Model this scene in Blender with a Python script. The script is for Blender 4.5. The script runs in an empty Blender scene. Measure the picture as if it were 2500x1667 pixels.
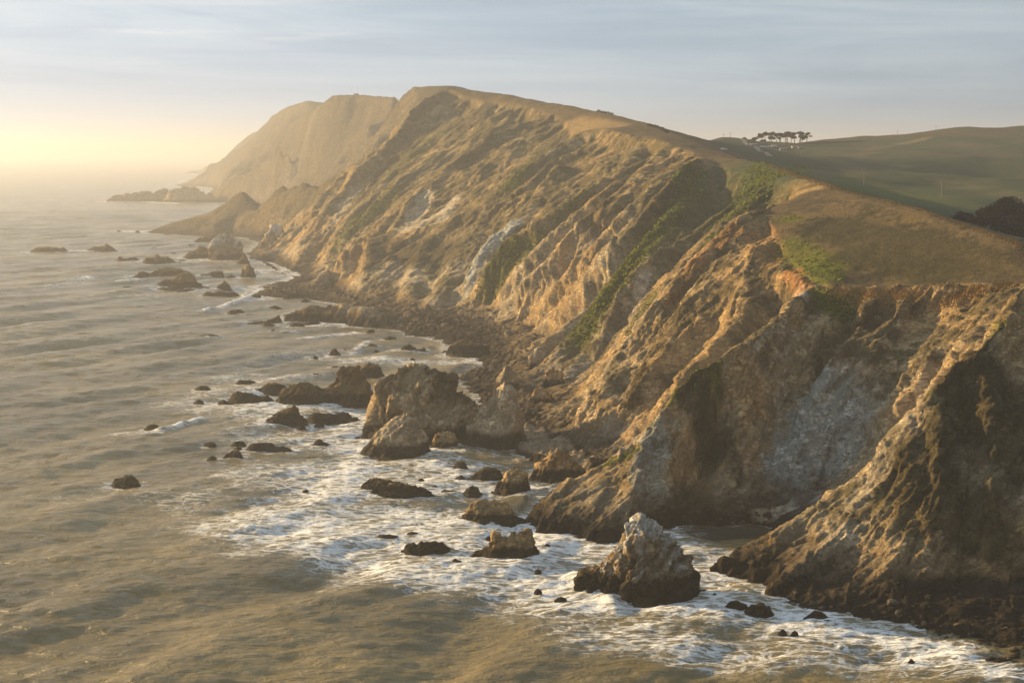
import bpy, bmesh, math, random, time
import numpy as np
from mathutils import Vector, Matrix
R = math.radians
T0 = time.time()
def log(*a): print('[%.1f]' % (time.time()-T0), *a, flush=True)

# ------------------------------------------------------------------ camera, sky, sun, exposure
FOC, CX, CY, PIT, CAMH = 3434.0, 1250.0, 833.5, R(7.62), 100.0
scene = bpy.context.scene
COL = scene.collection
cam = bpy.data.cameras.new('camera'); cam.sensor_width = 36.0; cam.lens = 36.0*FOC/2500.0
cam.clip_start = 1.0; cam.clip_end = 200000.0
camo = bpy.data.objects.new('camera', cam); COL.objects.link(camo)
camo.location = (0, 0, CAMH); camo.rotation_euler = (R(90)-PIT, 0, 0)
scene.camera = camo
SUN_AZ, SUN_EL = -64.0, 12.0
sdir = Vector((math.sin(R(SUN_AZ))*math.cos(R(SUN_EL)), math.cos(R(SUN_AZ))*math.cos(R(SUN_EL)), math.sin(R(SUN_EL))))
sun = bpy.data.lights.new('sun', 'SUN'); sun.energy = 5.0; sun.angle = R(0.5); sun.color = (1.0, 0.69, 0.31)
suno = bpy.data.objects.new('sun', sun); COL.objects.link(suno)
suno.rotation_euler = sdir.to_track_quat('Z', 'Y').to_euler()
scene.view_settings.view_transform = 'Standard'; scene.view_settings.look = 'None'
scene.view_settings.exposure = 1.38; scene.view_settings.gamma = 1.0; scene.view_settings.use_curve_mapping = False
scene.cycles.max_bounces = 6; scene.cycles.volume_bounces = 1
scene.cycles.use_denoising = True

class NT:
    """small helper for node trees"""
    def __init__(s, tree): s.t = tree; s.n = tree.nodes; s.l = tree.links
    def add(s, typ, **kw):
        nd = s.n.new(typ); ins = kw.pop('ins', {})
        for k, v in kw.items(): setattr(nd, k, v)
        for k, v in ins.items(): s.put(nd.inputs[k], v)
        return nd
    def put(s, sock, v):
        if isinstance(v, bpy.types.NodeSocket): s.l.new(v, sock)
        elif isinstance(v, bpy.types.Node): s.l.new(v.outputs[0], sock)
        else: sock.default_value = v
    def math(s, op, a, b=0.0, c=None, clamp=False):
        nd = s.n.new('ShaderNodeMath'); nd.operation = op; nd.use_clamp = clamp
        s.put(nd.inputs[0], a); s.put(nd.inputs[1], b)
        if c is not None: s.put(nd.inputs[2], c)
        return nd.outputs[0]
    def vm(s, op, a, b=None):
        nd = s.n.new('ShaderNodeVectorMath'); nd.operation = op; s.put(nd.inputs[0], a)
        if op == 'SCALE': nd.inputs['Scale'].default_value = 2.6
        if b is not None: s.put(nd.inputs[1], b)
        return nd
    def mix(s, f, a, b, blend='MIX'):
        nd = s.n.new('ShaderNodeMix'); nd.data_type = 'RGBA'; nd.blend_type = blend
        s.put(nd.inputs[0], f); s.put(nd.inputs[6], a); s.put(nd.inputs[7], b)
        return nd.outputs[2]
    def ramp(s, f, a, b, c=0.0, d=1.0, smooth=True):
        nd = s.n.new('ShaderNodeMapRange'); nd.interpolation_type = 'SMOOTHSTEP' if smooth else 'LINEAR'
        s.put(nd.inputs[0], f)
        for i, v in enumerate((a, b, c, d)): s.put(nd.inputs[i+1], v)
        return nd.outputs[0]
    def noise(s, vec, scale, detail=4.0, rough=0.55, dist=0.0):
        nd = s.n.new('ShaderNodeTexNoise'); s.put(nd.inputs['Vector'], vec); nd.inputs['Scale'].default_value = scale
        nd.inputs['Detail'].default_value = detail; nd.inputs['Roughness'].default_value = rough
        nd.inputs['Distortion'].default_value = dist
        return nd

def c4(r, g, b): return (r, g, b, 1.0)

def build_world():
    w = bpy.data.worlds.new('World'); scene.world = w; w.use_nodes = True
    k = NT(w.node_tree); bg = k.n['Background']
    sky = k.add('ShaderNodeTexSky', sky_type='NISHITA', sun_disc=False, sun_elevation=R(SUN_EL), sun_rotation=R(SUN_AZ))
    tc = k.add('ShaderNodeTexCoord'); g = tc.outputs['Generated']
    sp = k.add('ShaderNodeSeparateXYZ', ins={0: g})
    z = k.math('MAXIMUM', sp.outputs[2], 0.0)
    zz = k.math('ADD', z, 0.045)
    px = k.math('DIVIDE', sp.outputs[0], zz); py = k.math('DIVIDE', sp.outputs[1], zz)
    pv = k.add('ShaderNodeCombineXYZ', ins={0: px, 1: py, 2: 0.0})
    mp = k.add('ShaderNodeMapping', ins={0: pv, 'Rotation': (0, 0, R(8)), 'Scale': (0.55, 1.0, 1)})
    big = k.noise(mp.outputs[0], 0.42, 5.0, 0.55, 0.6)
    mp2 = k.add('ShaderNodeMapping', ins={0: pv, 'Rotation': (0, 0, R(-10)), 'Scale': (0.35, 1.0, 1), 'Location': (3.1, 1.7, 0)})
    fine = k.noise(mp2.outputs[0], 1.5, 6.0, 0.6, 0.8)
    mp3 = k.add('ShaderNodeMapping', ins={0: pv, 'Rotation': (0, 0, R(4)), 'Scale': (0.22, 1.0, 1), 'Location': (-2.3, 6.1, 0)})
    pk = k.noise(mp3.outputs[0], 0.9, 4.0, 0.55, 0.4)
    sv = k.add('ShaderNodeCombineXYZ', ins={0: k.math('MULTIPLY', sp.outputs[0], 2.6), 1: k.math('MULTIPLY', sp.outputs[1], 2.6), 2: k.math('MULTIPLY', k.math('ADD', sp.outputs[2], k.math('MULTIPLY', sp.outputs[0], .035)), 34.0)})
    s1 = k.noise(sv.outputs[0], 1.0, 7, .58, .5); sv2 = k.vm('ADD', sv.outputs[0], (7.3, 2.1, 9.4)); s2 = k.noise(sv2.outputs[0], 1.7, 6, .6, .6)
    sunv = k.vm('DOT_PRODUCT', g, tuple(sdir)).outputs['Value']
    toward = k.ramp(sunv, 0.15, 1.0)
    # thin high overcast: bluish grey, brighter and warmer towards the sun
    cl = k.mix(k.ramp(big.outputs[0], 0.34, 0.66), c4(2.9, 3.9, 4.9), c4(4.2, 5.1, 5.8))
    cl = k.mix(k.math('MULTIPLY', k.ramp(fine.outputs[0], 0.45, 0.75), 0.30), cl, c4(6.2, 6.8, 7.3))
    cl = k.mix(k.math('MULTIPLY', k.ramp(pk.outputs[0], 0.56, 0.76), 0.55), cl, c4(7.6, 7.0, 7.0))
    cl = k.mix(k.math('MULTIPLY', toward, 0.5), cl, c4(5.6, 6.8, 8.2))
    cl = k.mix(k.math('MULTIPLY', k.ramp(s1.outputs[0], .42, .66), .7), cl, c4(6.0, 6.7, 7.1))
    cl = k.mix(k.math('MULTIPLY', k.ramp(s1.outputs[0], .52, .32), .65), cl, c4(2.6, 3.6, 4.6))
    cl = k.mix(k.math('MULTIPLY', k.ramp(s2.outputs[0], .58, .76), k.math('ADD', .25, k.math('MULTIPLY', toward, .6))), cl, c4(9.4, 8.6, 8.3))
    # low band near the horizon, slate blue on the right
    low = k.ramp(z, 0.0, 0.16, 1.0, 0.0)
    slate = k.mix(toward, c4(2.4, 3.8, 5.3), c4(3.4, 4.6, 6.8))
    cl = k.mix(k.math('MULTIPLY', low, 0.65), cl, slate)
    dim = k.ramp(sunv, -0.7, 0.75, 0.48, 1.0)
    cd = k.add('ShaderNodeCombineColor', ins={0: dim, 1: dim, 2: dim}); cl = k.mix(1.0, cl, cd.outputs[0], 'MULTIPLY')
    col = k.mix(0.96, sky.outputs[0], cl)
    k.put(bg.inputs[0], col); bg.inputs[1].default_value = 0.050
build_world()

# ------------------------------------------------------------------ projection helpers (photo pixel -> place)
SP, CP = math.sin(PIT), math.cos(PIT)
def tv(v):
    yu = (CY-v)/FOC; return (SP-yu*CP)/(CP+yu*SP)          # drop per metre of depth
def at(u, v, Y=None, z=None):
    if Y is None: Y = (CAMH-z)/tv(v)
    yu = (CY-v)/FOC; yw = CP+yu*SP
    return np.array([(u-CX)/FOC/yw*Y, Y, CAMH-tv(v)*Y])
def project(X, Y, Z):
    dz = Z-CAMH; f = Y*CP-dz*SP; up = Y*SP+dz*CP
    return CX+FOC*X/f, CY-FOC*up/f

# ------------------------------------------------------------------ noise
_rng = np.random.RandomState(7)
_G = _rng.normal(size=(256, 3)).astype(np.float32); _G /= np.linalg.norm(_G, axis=1)[:, None]
_G4 = np.ascontiguousarray(_G.T)
def _h(i, j, k):
    h = (i*73856093) ^ (j*19349663) ^ (k*83492791)
    return ((h ^ (h >> 13) ^ (h >> 7)) & 255)
def pn(x, y, z):
    x = np.asarray(x, np.float32); y = np.asarray(y, np.float32); z = np.asarray(z, np.float32)
    xi = np.floor(x); yi = np.floor(y); zi = np.floor(z)
    fx, fy, fz = x-xi, y-yi, z-zi
    xi = xi.astype(np.int64); yi = yi.astype(np.int64); zi = zi.astype(np.int64)
    ux = fx*fx*fx*(fx*(fx*6-15)+10); uy = fy*fy*fy*(fy*(fy*6-15)+10); uz = fz*fz*fz*(fz*(fz*6-15)+10)
    out = 0
    for a in (0, 1):
        wx = ux if a else 1-ux
        for b in (0, 1):
            wy = uy if b else 1-uy
            for c in (0, 1):
                h = _h(xi+a, yi+b, zi+c)
                d = _G4[0][h]*(fx-a)+_G4[1][h]*(fy-b)+_G4[2][h]*(fz-c)
                out = out + wx*wy*(uz if c else 1-uz)*d
    return (out*1.6).astype(np.float32)
def fbm(x, y, z, s, octv=4, gain=0.5, ox=0.0):
    t = 0; a = 1.0; f = 1.0/s; tot = 0
    for i in range(octv):
        t = t+a*pn(x*f+ox+i*17.3, y*f+i*5.7, z*f-i*9.1); tot += a; a *= gain; f *= 2.03
    return t/tot
def ridged(x, y, z, s, octv=4, gain=0.5, ox=0.0):
    t = 0; a = 1.0; f = 1.0/s; tot = 0
    for i in range(octv):
        n = 1.0-np.abs(pn(x*f+ox+i*13.1, y*f-i*3.3, z*f+i*7.9))*1.7
        t = t+a*n; tot += a; a *= gain; f *= 2.07
    return t/tot
_C = _rng.rand(256, 3).astype(np.float32)
def cell(x, y, z):
    """cellular noise: (F1, F2, id of nearest)"""
    x = np.asarray(x, np.float32); y = np.asarray(y, np.float32); z = np.asarray(z, np.float32)
    xi = np.floor(x).astype(np.int64); yi = np.floor(y).astype(np.int64); zi = np.floor(z).astype(np.int64)
    fx = x-xi; fy = y-yi; fz = z-zi
    f1 = np.full(x.shape, 9.0, np.float32); f2 = f1.copy(); idn = np.zeros(x.shape, np.int64)
    for a in (-1, 0, 1):
        for b in (-1, 0, 1):
            for c in (-1, 0, 1):
                h = _h(xi+a, yi+b, zi+c); p = _C[h]
                d = (p[..., 0]+a-fx)**2+(p[..., 1]+b-fy)**2+(p[..., 2]+c-fz)**2
                near = d < f1
                f2 = np.where(near, f1, np.minimum(f2, d)); idn = np.where(near, h, idn); f1 = np.where(near, d, f1)
    return np.sqrt(f1), np.sqrt(f2), idn
def sst(x, a, b):
    t = np.clip((x-a)/(b-a), 0, 1); return t*t*(3-2*t)
def lerp(a, b, t):
    t = np.asarray(t)
    if np.ndim(a) and np.shape(a)[-1] == 3 and t.ndim: t = t[..., None]
    return a*(1-t)+b*t

# ------------------------------------------------------------------ landform: control lines read off the coast
# every point (u, v, depth) or (u, v, 'z', height)
LINES = [
 # main crest, near right to far left
 [(2900,700,430),(2700,652,445),(2500,597,455),(2316,537,490),(2146,487,535),(2029,457,580),(1984,440,620),(1933,420,680),(1883,402,740),(1800,383,820),(1730,355,900),(1677,337,960),(1633,323,1010),(1577,302,1060),(1467,268,1160),(1367,250,1240),(1267,233,1310),(1200,222,1360),(1150,214,1400),(1100,216,1420),(1067,223,1400)],
 # rim where the smooth slope breaks into cliffs
 [(1417,322,1080),(1470,315,1060),(1553,333,980),(1640,348,900),(1720,385,800),(1800,420,720),(1860,432,680),(1950,448,620),(1990,465,585)],
 # terrace lip
 [(1989,700,455),(2026,707,450),(2093,703,448),(2163,700,445),(2250,698,437),(2350,695,430),(2440,694,421),(2500,694,415),(2800,700,405)],
 [(2100,690,462),(2250,688,452),(2350,686,443),(2500,686,430)],
 [(2000,640,480),(2150,620,478),(2300,630,462),(2500,650,440)],
 [(1905,560,520),(2050,545,520),(2250,565,490),(2450,620,450)],
 # far side of the near hill
 [(2900,'h',520,52),(2600,'h',560,55),(2400,'h',620,60),(2200,'h',680,68),(2050,'h',730,76),(1930,'h',830,84),(1850,'h',930,92)],
 # crest C (big lit spur)
 [(1990,465,585),(1903,493,560),(1849,513,550),(1799,533,540),(1750,577,530),(1700,623,520),(1650,670,515),(1583,745,505),(1537,813,500),(1483,890,490),(1443,957,480),(1417,1000,474),(1390,1050,'z',3)],
 [(1443,957,480),(1483,1010,462),(1490,1080,'z',6),(1497,1108,'z',3)],
 # rib C2
 [(1884,590,515),(1843,600,508),(1826,640,500),(1812,690,492),(1800,740,475)],
 [(1884,640,500),(1930,660,480),(1989,700,455)],
 # gully C / B
 [(1790,765,468),(1720,850,458),(1650,920,452),(1580,1000,448),(1520,1075,'z',7),(1480,1108,'z',3)],
 [(1760,640,512),(1720,700,500),(1650,800,485),(1570,900,470),(1520,990,460)],
 # spur B
 [(1989,700,455),(1940,730,440),(1900,770,425),(1860,817,412),(1823,830,408),(1780,853,405),(1750,880,402),(1720,893,400),(1683,920,397),(1650,953,395),(1640,977,393),(1620,1000,391),(1593,1027,389),(1567,1050,388),(1537,1100,386),(1493,1123,385),(1433,1150,383),(1360,1180,381),(1333,1213,379),(1300,1255,'z',1)],
 [(1567,1050,388),(1560,1150,374),(1540,1230,364),(1523,1310,'z',1)],
 [(1536,1215,366),(1490,1250,362),(1450,1285,'z',3),(1440,1310,'z',1)],
 [(1350,1225,372),(1340,1260,368),(1320,1290,'z',1)],
 [(1493,1123,385),(1420,1215,373),(1400,1270,365),(1395,1298,'z',1)],
 # amphitheatre ribs and gullies
 [(2163,700,445),(2116,740,434),(2099,780,425),(2049,840,412),(2000,930,404),(1950,1080,397),(1905,1225,'z',3)],
 [(2216,700,442),(2183,773,423),(2143,820,414),(2109,870,405),(2060,1000,398),(2030,1120,393),(1990,1200,'z',5)],
 [(2140,800,434),(2085,890,424),(2030,1000,412)],
 [(2040,770,440),(1960,900,421),(1900,1000,409),(1870,1120,400),(1850,1238,'z',2)],
 [(2320,740,427),(2300,800,415),(2260,870,400)],
 [(2260,760,430),(2220,850,415)],
 [(1860,817,412),(1840,900,406),(1800,1050,396),(1740,1180,384),(1700,1250,'z',3)],
 [(1760,1040,402),(1700,1160,388),(1650,1262,'z',1)],
 [(1720,893,400),(1700,1000,391),(1640,1130,378),(1590,1270,'z',2)],
 [(2420,725,412),(2380,790,396),(2340,830,376)],
 # gully between amphitheatre and spur A
 [(2340,840,372),(2260,950,362),(2180,1060,366),(2100,1140,374),(2010,1215,'z',4)],
 # spur A
 [(2700,600,410),(2600,640,400),(2500,690,380),(2476,740,366),(2426,812,355),(2383,858,350),(2333,887,348),(2299,927,346),(2276,957,345),(2249,980,344),(2199,1040,343),(2176,1080,342),(2139,1110,342),(2116,1133,341),(2086,1177,340),(2043,1207,339),(1986,1240,338),(1949,1265,337),(1896,1287,335),(1876,1317,333),(1826,1340,331),(1769,1370,'z',2.5),(1737,1386,'z',0.5)],
 # spur A2 with the lit block
 [(2116,1133,341),(2136,1190,335),(2077,1250,328),(2040,1300,322),(1990,1345,317),(1962,1395,313),(1955,1440,'z',2)],
 [(2077,1262,327),(2085,1340,318),(2060,1420,311),(2050,1480,'z',1)],
 [(2040,1250,333),(1960,1340,326),(1900,1400,'z',5)],
 # shaded face of spur A and its ribs
 [(2276,957,345),(2300,1100,330),(2290,1250,318),(2250,1400,306),(2240,1470,'z',2)],
 [(2199,1040,343),(2210,1150,331),(2180,1300,317),(2150,1470,'z',2)],
 [(2383,858,350),(2430,1050,332),(2420,1250,317),(2380,1430,'z',4)],
 [(2340,1000,346),(2370,1150,330),(2340,1300,318),(2330,1430,'z',4)],
 [(2500,690,380),(2560,950,345),(2520,1200,322),(2500,1420,'z',5)],
 [(2700,700,395),(2700,1000,345),(2650,1400,'z',5)],
 [(2090,1480,'z',1.5),(2240,1478,'z',2.5),(2330,1440,'z',4),(2400,1438,'z',4),(2500,1425,'z',5),(2700,1420,'z',5)],
 # rib E with the shaded nose
 [(1417,322,1080),(1383,343,1070),(1310,380,1055),(1233,447,1035),(1167,500,1022),(1100,530,1020),(1080,543,1022),(1000,565,1032),(967,573,1035),(900,580,1038),(867,593,1040),(827,613,1042),(800,647,1040),(767,687,1036),(757,702,'z',3)],
 [(900,580,1038),(890,640,990),(880,700,955),(865,728,'z',3)],
 [(1080,543,1022),(1030,600,975),(1000,680,925),(985,750,'z',4)],
 [(1150,560,980),(1110,620,930),(1080,690,890),(1050,765,'z',4)],
 [(762,703,'z',3.5),(850,726,'z',4),(950,752,'z',4),(1040,774,'z',4),(1105,764,'z',4.5)],
 # pale gully
 [(1360,400,985),(1300,480,935),(1240,545,905),(1190,585,890),(1155,650,876),(1133,707,866),(1107,757,'z',4.5)],
 # rib D1
 [(1553,333,980),(1560,352,950),(1517,407,880),(1433,457,852),(1383,493,842),(1300,540,845),(1233,580,850),(1193,630,850),(1160,715,851),(1120,755,'z',4)],
 [(1500,440,830),(1400,520,822),(1310,600,818),(1240,680,826),(1195,762,'z',5)],
 # rib D2
 [(1640,348,900),(1600,380,860),(1540,440,800),(1463,503,780),(1400,550,775),(1350,610,775),(1300,660,780),(1260,700,790),(1227,745,798),(1215,790,'z',3)],
 [(1655,400,800),(1560,480,752),(1480,560,746),(1400,640,744),(1330,720,746),(1285,795,'z',5)],
 # rib D3
 [(1720,385,800),(1693,387,760),(1667,407,735),(1630,447,712),(1567,513,695),(1533,557,690),(1483,590,690),(1447,643,694),(1413,697,700),(1350,760,708),(1290,828,'z',5)],
 # green strip D4
 [(1733,400,780),(1700,463,720),(1617,533,670),(1540,620,640),(1467,720,625),(1400,810,620),(1335,868,612),(1300,905,'z',5)],
 [(1640,560,660),(1560,640,626),(1500,730,612),(1440,830,606)],
 [(1850,475,650),(1790,520,640),(1720,580,622),(1660,650,602),(1590,720,592),(1520,800,585),(1470,880,566),(1420,940,548),(1385,1000,'z',5)],
 [(1380,890,600),(1350,930,580),(1310,985,'z',4)],
 # slopes between C crest and the upper valley
 [(1880,450,655),(1830,470,665)],
 # shore rocks strip
 [(1110,768,'z',3.5),(1180,780,'z',4),(1240,810,'z',4),(1260,870,'z',5),(1250,920,'z',4),(1280,980,'z',4),(1350,1040,'z',4),(1420,1100,'z',3),(1470,1120,'z',2.5)],
 [(1200,930,'z',2),(1180,1020,'z',2),(1230,1060,'z',2.2),(1330,1115,'z',1.5),(1420,1150,'z',1)],
 # main hill outline
 [(1067,223,1400),(1020,245,1380),(1000,270,1370),(977,313,1350),(963,330,1345),(910,377,1330),(867,410,1310),(833,467,1292),(787,507,1275),(757,547,1268),(727,590,1262),(717,647,'z',5)],
 [(1150,214,1400),(1200,252,1330),(1067,367,1262),(967,440,1215),(883,533,1182),(813,590,1172),(780,645,1165),(765,672,'z',4)],
 [(1100,300,1345),(1000,375,1290),(930,440,1262),(840,540,1222),(790,600,1205)],
 [(1267,233,1310),(1330,290,1215),(1200,313,1200),(1133,370,1172),(1050,437,1142),(1000,480,1112),(960,560,1078),(925,578,1060)],
 [(1180,345,1212),(1100,395,1200),(1010,460,1172),(920,540,1142),(860,590,1112)],
 [(1400,300,1150),(1350,345,1130),(1250,405,1090),(1150,475,1074),(1080,520,1054),(1000,556,1052)],
 # jagged spur and the pointed hill
 [(867,410,1360),(857,401,1440),(846,424,1465),(833,416,1490),(824,440,1515),(812,430,1535),(797,441,1560),(783,464,1590),(768,450,1605),(756,456,1615),(740,438,1630),(729,460,1643),(719,449,1652),(710,457,1660),(699,466,1675),(687,445,1690),(675,462,1700),(663,474,1712),(650,492,1726),(637,510,1742),(628,514,1752),(617,498,1762),(605,476,1776),(593,459,1790),(583,464,1793),(575,475,1795),(540,500,1800),(510,520,1800),(490,523,1800),(420,543,1800),(385,556,1785),(360,566,'z',0.5)],
 [(600,'h',1850,1),(660,'h',1840,3),(720,'h',1810,6),(790,'h',1770,14),(850,'h',1690,26),(900,'h',1620,40),(960,'h',1560,66)],
 [(640,'h',2000,-1),(720,'h',1980,2),(800,'h',1930,10)],
 # low reefs
 [(600,615,'z',0.6),(700,665,'z',2.5),(800,690,'z',2.5),(900,745,'z',3),(960,775,'z',3),(1040,800,'z',2.5),(1110,815,'z',2.5)],
 [(640,712,'z',2),(700,712,'z',5),(740,712,'z',3)],
 [(700,770,'z',2),(760,740,'z',9),(800,755,'z',4),(830,737,'z',12),(900,750,'z',10),(960,785,'z',3)],
 # far hill and the two headlands
 [(1127,204,1760),(1073,201,1760),(1017,205,1800),(990,225,1850),(950,290,1950),(890,360,2050),(840,400,2150),(780,440,2300),(700,490,2450)],
 [(1127,204,1760),(1300,'h',1800,150),(1500,'h',1900,100)],
 [(1640,'h',1300,96),(1760,'h',1500,92),(1870,'h',1580,88),(1970,'h',1640,95)],
 [(1500,'h',1250,105),(1600,'h',1180,100)],
 [(1150,'h',1570,140),(1067,'h',1570,135),(1000,'h',1590,112),(940,'h',1620,80),(870,'h',1700,50)],
 [(965,232,2250),(947,235,2300),(883,230,2400),(850,231,2430),(813,228,2450),(787,248,2550),(733,283,2850),(667,323,3250),(600,360,3700),(540,400,4150),(493,433,4400),(450,452,'z',1)],
 [(850,233,2400),(780,300,2480),(700,347,2620),(650,380,2730),(567,440,2870),(525,470,2930),(513,480,'z',3)],
 [(800,345,2430),(740,395,2550),(690,435,2700),(640,472,2820)],
 [(900,300,2220),(830,375,2340),(770,425,2480),(700,475,2640)],
 [(900,250,3100),(800,248,3100),(777,250,3100),(752,244,3120),(733,248,3180),(697,260,3350),(667,280,3700),(658,295,3900),(633,317,4500),(600,335,5000),(567,365,5500),(530,395,6000),(510,405,6400),(500,413,6800),(470,419,'z',4)],
 # inland: saddle with the ranch, green hills
 [(1677,'h',1150,107),(1720,'h',1250,111),(1760,344,1350),(1810,349,1400),(1870,352,1420),(1950,351,1440),(1975,345,1480),(2011,340,1520),(2084,331,1560),(2149,328,1580),(2192,328,1590),(2264,318,1600),(2319,309,1600),(2362,306,1600),(2405,312,1600),(2456,309,1620),(2500,308,1640),(2700,306,1650)],
 [(1850,372,1200),(1950,368,1260),(2100,362,1300),(2250,355,1330),(2400,350,1350),(2600,350,1350)],
 [(1850,388,1040),(1900,394,1010),(2022,391,1000),(2100,400,960),(2228,428,900),(2318,453,850),(2427,482,800),(2600,530,760)],
 [(1900,383,1110),(2050,384,1130),(2200,412,1120),(2400,450,1100),(2600,470,1080)],
 [(2000,405,900),(2150,445,830),(2280,480,780),(2400,520,720)],
 [(1300,'h',2300,100),(1800,'h',2300,90),(2600,'h',2400,90)],
 [(1150,'h',2700,90),(1300,'h',4000,60),(2600,'h',4000,60)],
]
SHORE = [(2900,1720),(2500,1663),(2367,1588),(2260,1540),(2160,1515),(2033,1497),(1940,1484),(1895,1455),(1830,1425),(1765,1402),(1735,1389),(1738,1374),(1800,1348),(1880,1322),(1900,1296),(1880,1280),(1820,1275),(1760,1283),(1700,1283),(1640,1285),(1600,1300),(1560,1320),(1523,1327),(1433,1319),(1390,1304),(1317,1298),(1290,1266),(1318,1238),(1332,1212),(1400,1185),(1445,1165),(1400,1158),(1340,1140),(1290,1112),(1240,1096),(1180,1092),(1130,1085),(1100,1062),(1160,1040),(1150,1005),(1165,985),(1170,960),(1140,937),(1120,922),(1150,908),(1185,886),(1130,868),(1093,863),(1095,838),(1060,828),(1000,817),(967,806),(930,802),(883,799),(850,792),(800,787),(760,780),(700,780),(692,772),(740,757),(790,750),(847,747),(787,735),(733,729),(633,722),(645,697),(690,688),(750,676),(720,660),(667,640),(605,629),(620,615),(633,600),(643,593),(600,579),(460,575),(400,572),(354,567),(400,560),(500,556),(600,552),(650,543),(690,525),(660,507),(600,500),(522,492),(508,484),(512,474),(530,464),(535,458),(513,456),(447,455),(430,452),(470,447),(510,440),(540,433),(500,424),(452,420.5),(500,417.5),(560,414),(700,410)]

TH0, TH1, RR0, RR1 = R(-17), R(26), 236.0, 9500.0
DT = 0.0021
def solve_land():
    nth = int((TH1-TH0)/DT)+1; nr = int(math.log(RR1/RR0)/DT)+1
    th = TH0+np.arange(nth)*DT; lr = math.log(RR0)+np.arange(nr)*DT
    A, B = np.meshgrid(th, lr); rr = np.exp(B); X = rr*np.sin(A); Y = rr*np.cos(A)
    # land polygon
    P = [at(u, v, z=0.0)[:2] for u, v in SHORE]+[np.array(p) for p in ((-500, 9900), (9000, 9900), (6000, 200))]
    P = np.array(P); inside = np.zeros(X.shape, bool); xf = X.ravel(); yf = Y.ravel(); ins = np.zeros(xf.shape, bool)
    for i in range(len(P)):
        x1, y1 = P[i-1]; x2, y2 = P[i]
        if y1 == y2: continue
        m = (yf > min(y1, y2)) & (yf <= max(y1, y2))
        xs = (x2-x1)*(yf[m]-y1)/(y2-y1)+x1
        tmp = ins[m]; tmp ^= (xf[m] < xs); ins[m] = tmp
    inside = ins.reshape(X.shape)
    fixed = ~inside; val = np.where(inside, 0.0, -3.0)
    # soften: cells of the sea next to land are only just under water
    dist = (~inside).astype(np.float32)*8
    cur = inside.copy()
    for d in range(8):
        g = cur.copy(); g[1:] |= cur[:-1]; g[:-1] |= cur[1:]; g[:, 1:] |= cur[:, :-1]; g[:, :-1] |= cur[:, 1:]
        dist[g & ~cur] = d; cur = g
    val = np.where(inside, 0.0, -0.5-0.45*dist)
    acc = np.zeros(X.shape); cnt = np.zeros(X.shape)
    for L in LINES:
        pts = []
        for p in L:
            if p[2] == 'z': pts.append(at(p[0], p[1], z=p[3]))
            elif p[1] == 'h':
                Yv = p[2]; pts.append(np.array([(p[0]-CX)/FOC/CP*Yv, Yv, p[3]]))
            else: pts.append(at(p[0], p[1], p[2]))
        for a, b in zip(pts[:-1], pts[1:]):
            ra, rb = math.hypot(a[0], a[1]), math.hypot(b[0], b[1])
            n = int(max(abs(math.log(rb/ra)), abs(math.atan2(a[0], a[1])-math.atan2(b[0], b[1])))/DT*2.5)+2
            t = np.linspace(0, 1, n)[:, None]; q = a*(1-t)+b*t
            ii = np.rint((np.log(np.hypot(q[:, 0], q[:, 1]))-lr[0])/DT).astype(int); jj = np.rint((np.arctan2(q[:, 0], q[:, 1])-TH0)/DT).astype(int)
            ok = (ii >= 0) & (ii < nr) & (jj >= 0) & (jj < nth)
            np.add.at(acc, (ii[ok], jj[ok]), q[ok, 2]); np.add.at(cnt, (ii[ok], jj[ok]), 1)
    m = (cnt > 0)
    val[m] = acc[m]/cnt[m]; fixed |= m
    # multigrid-ish Laplace solve
    levels = [(val, fixed)]
    while min(levels[-1][0].shape) > 24:
        v, f = levels[-1]; h2 = (v.shape[0]+1)//2; w2 = (v.shape[1]+1)//2
        pv = np.zeros((h2*2, w2*2)); pf = np.zeros((h2*2, w2*2)); pv[:v.shape[0], :v.shape[1]] = v*f; pf[:v.shape[0], :v.shape[1]] = f
        s = pf.reshape(h2, 2, w2, 2).sum((1, 3)); vv = pv.reshape(h2, 2, w2, 2).sum((1, 3))
        levels.append((np.where(s > 0, vv/np.maximum(s, 1), 0), s > 0))
    sol = None
    for li, (v, f) in reversed(list(enumerate(levels))):
        if sol is None: s = np.where(f, v, v[f].mean())
        else:
            s = np.repeat(np.repeat(sol, 2, 0), 2, 1)[:v.shape[0], :v.shape[1]]; s = np.where(f, v, s)
        its = 400 if li > 1 else (160 if li == 1 else 70)
        for _ in range(its):
            p = np.pad(s, 1, mode='edge'); nw = 0.25*(p[:-2, 1:-1]+p[2:, 1:-1]+p[1:-1, :-2]+p[1:-1, 2:])
            s = np.where(f, v, nw)
        sol = s
    return sol, th, lr, inside, m
BASE, TH, LR, INSIDE, RIDGE = solve_land()
log('solved', BASE.shape)
def blur(a, n):
    for _ in range(n):
        p = np.pad(a, 1, mode='edge'); a = (p[:-2, 1:-1]+p[2:, 1:-1]+p[1:-1, :-2]+p[1:-1, 2:]+4*p[1:-1, 1:-1])/8
    return a
_A, _B = np.meshgrid(TH, LR); GX = np.exp(_B)*np.sin(_A); GY = np.exp(_B)*np.cos(_A)
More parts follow.
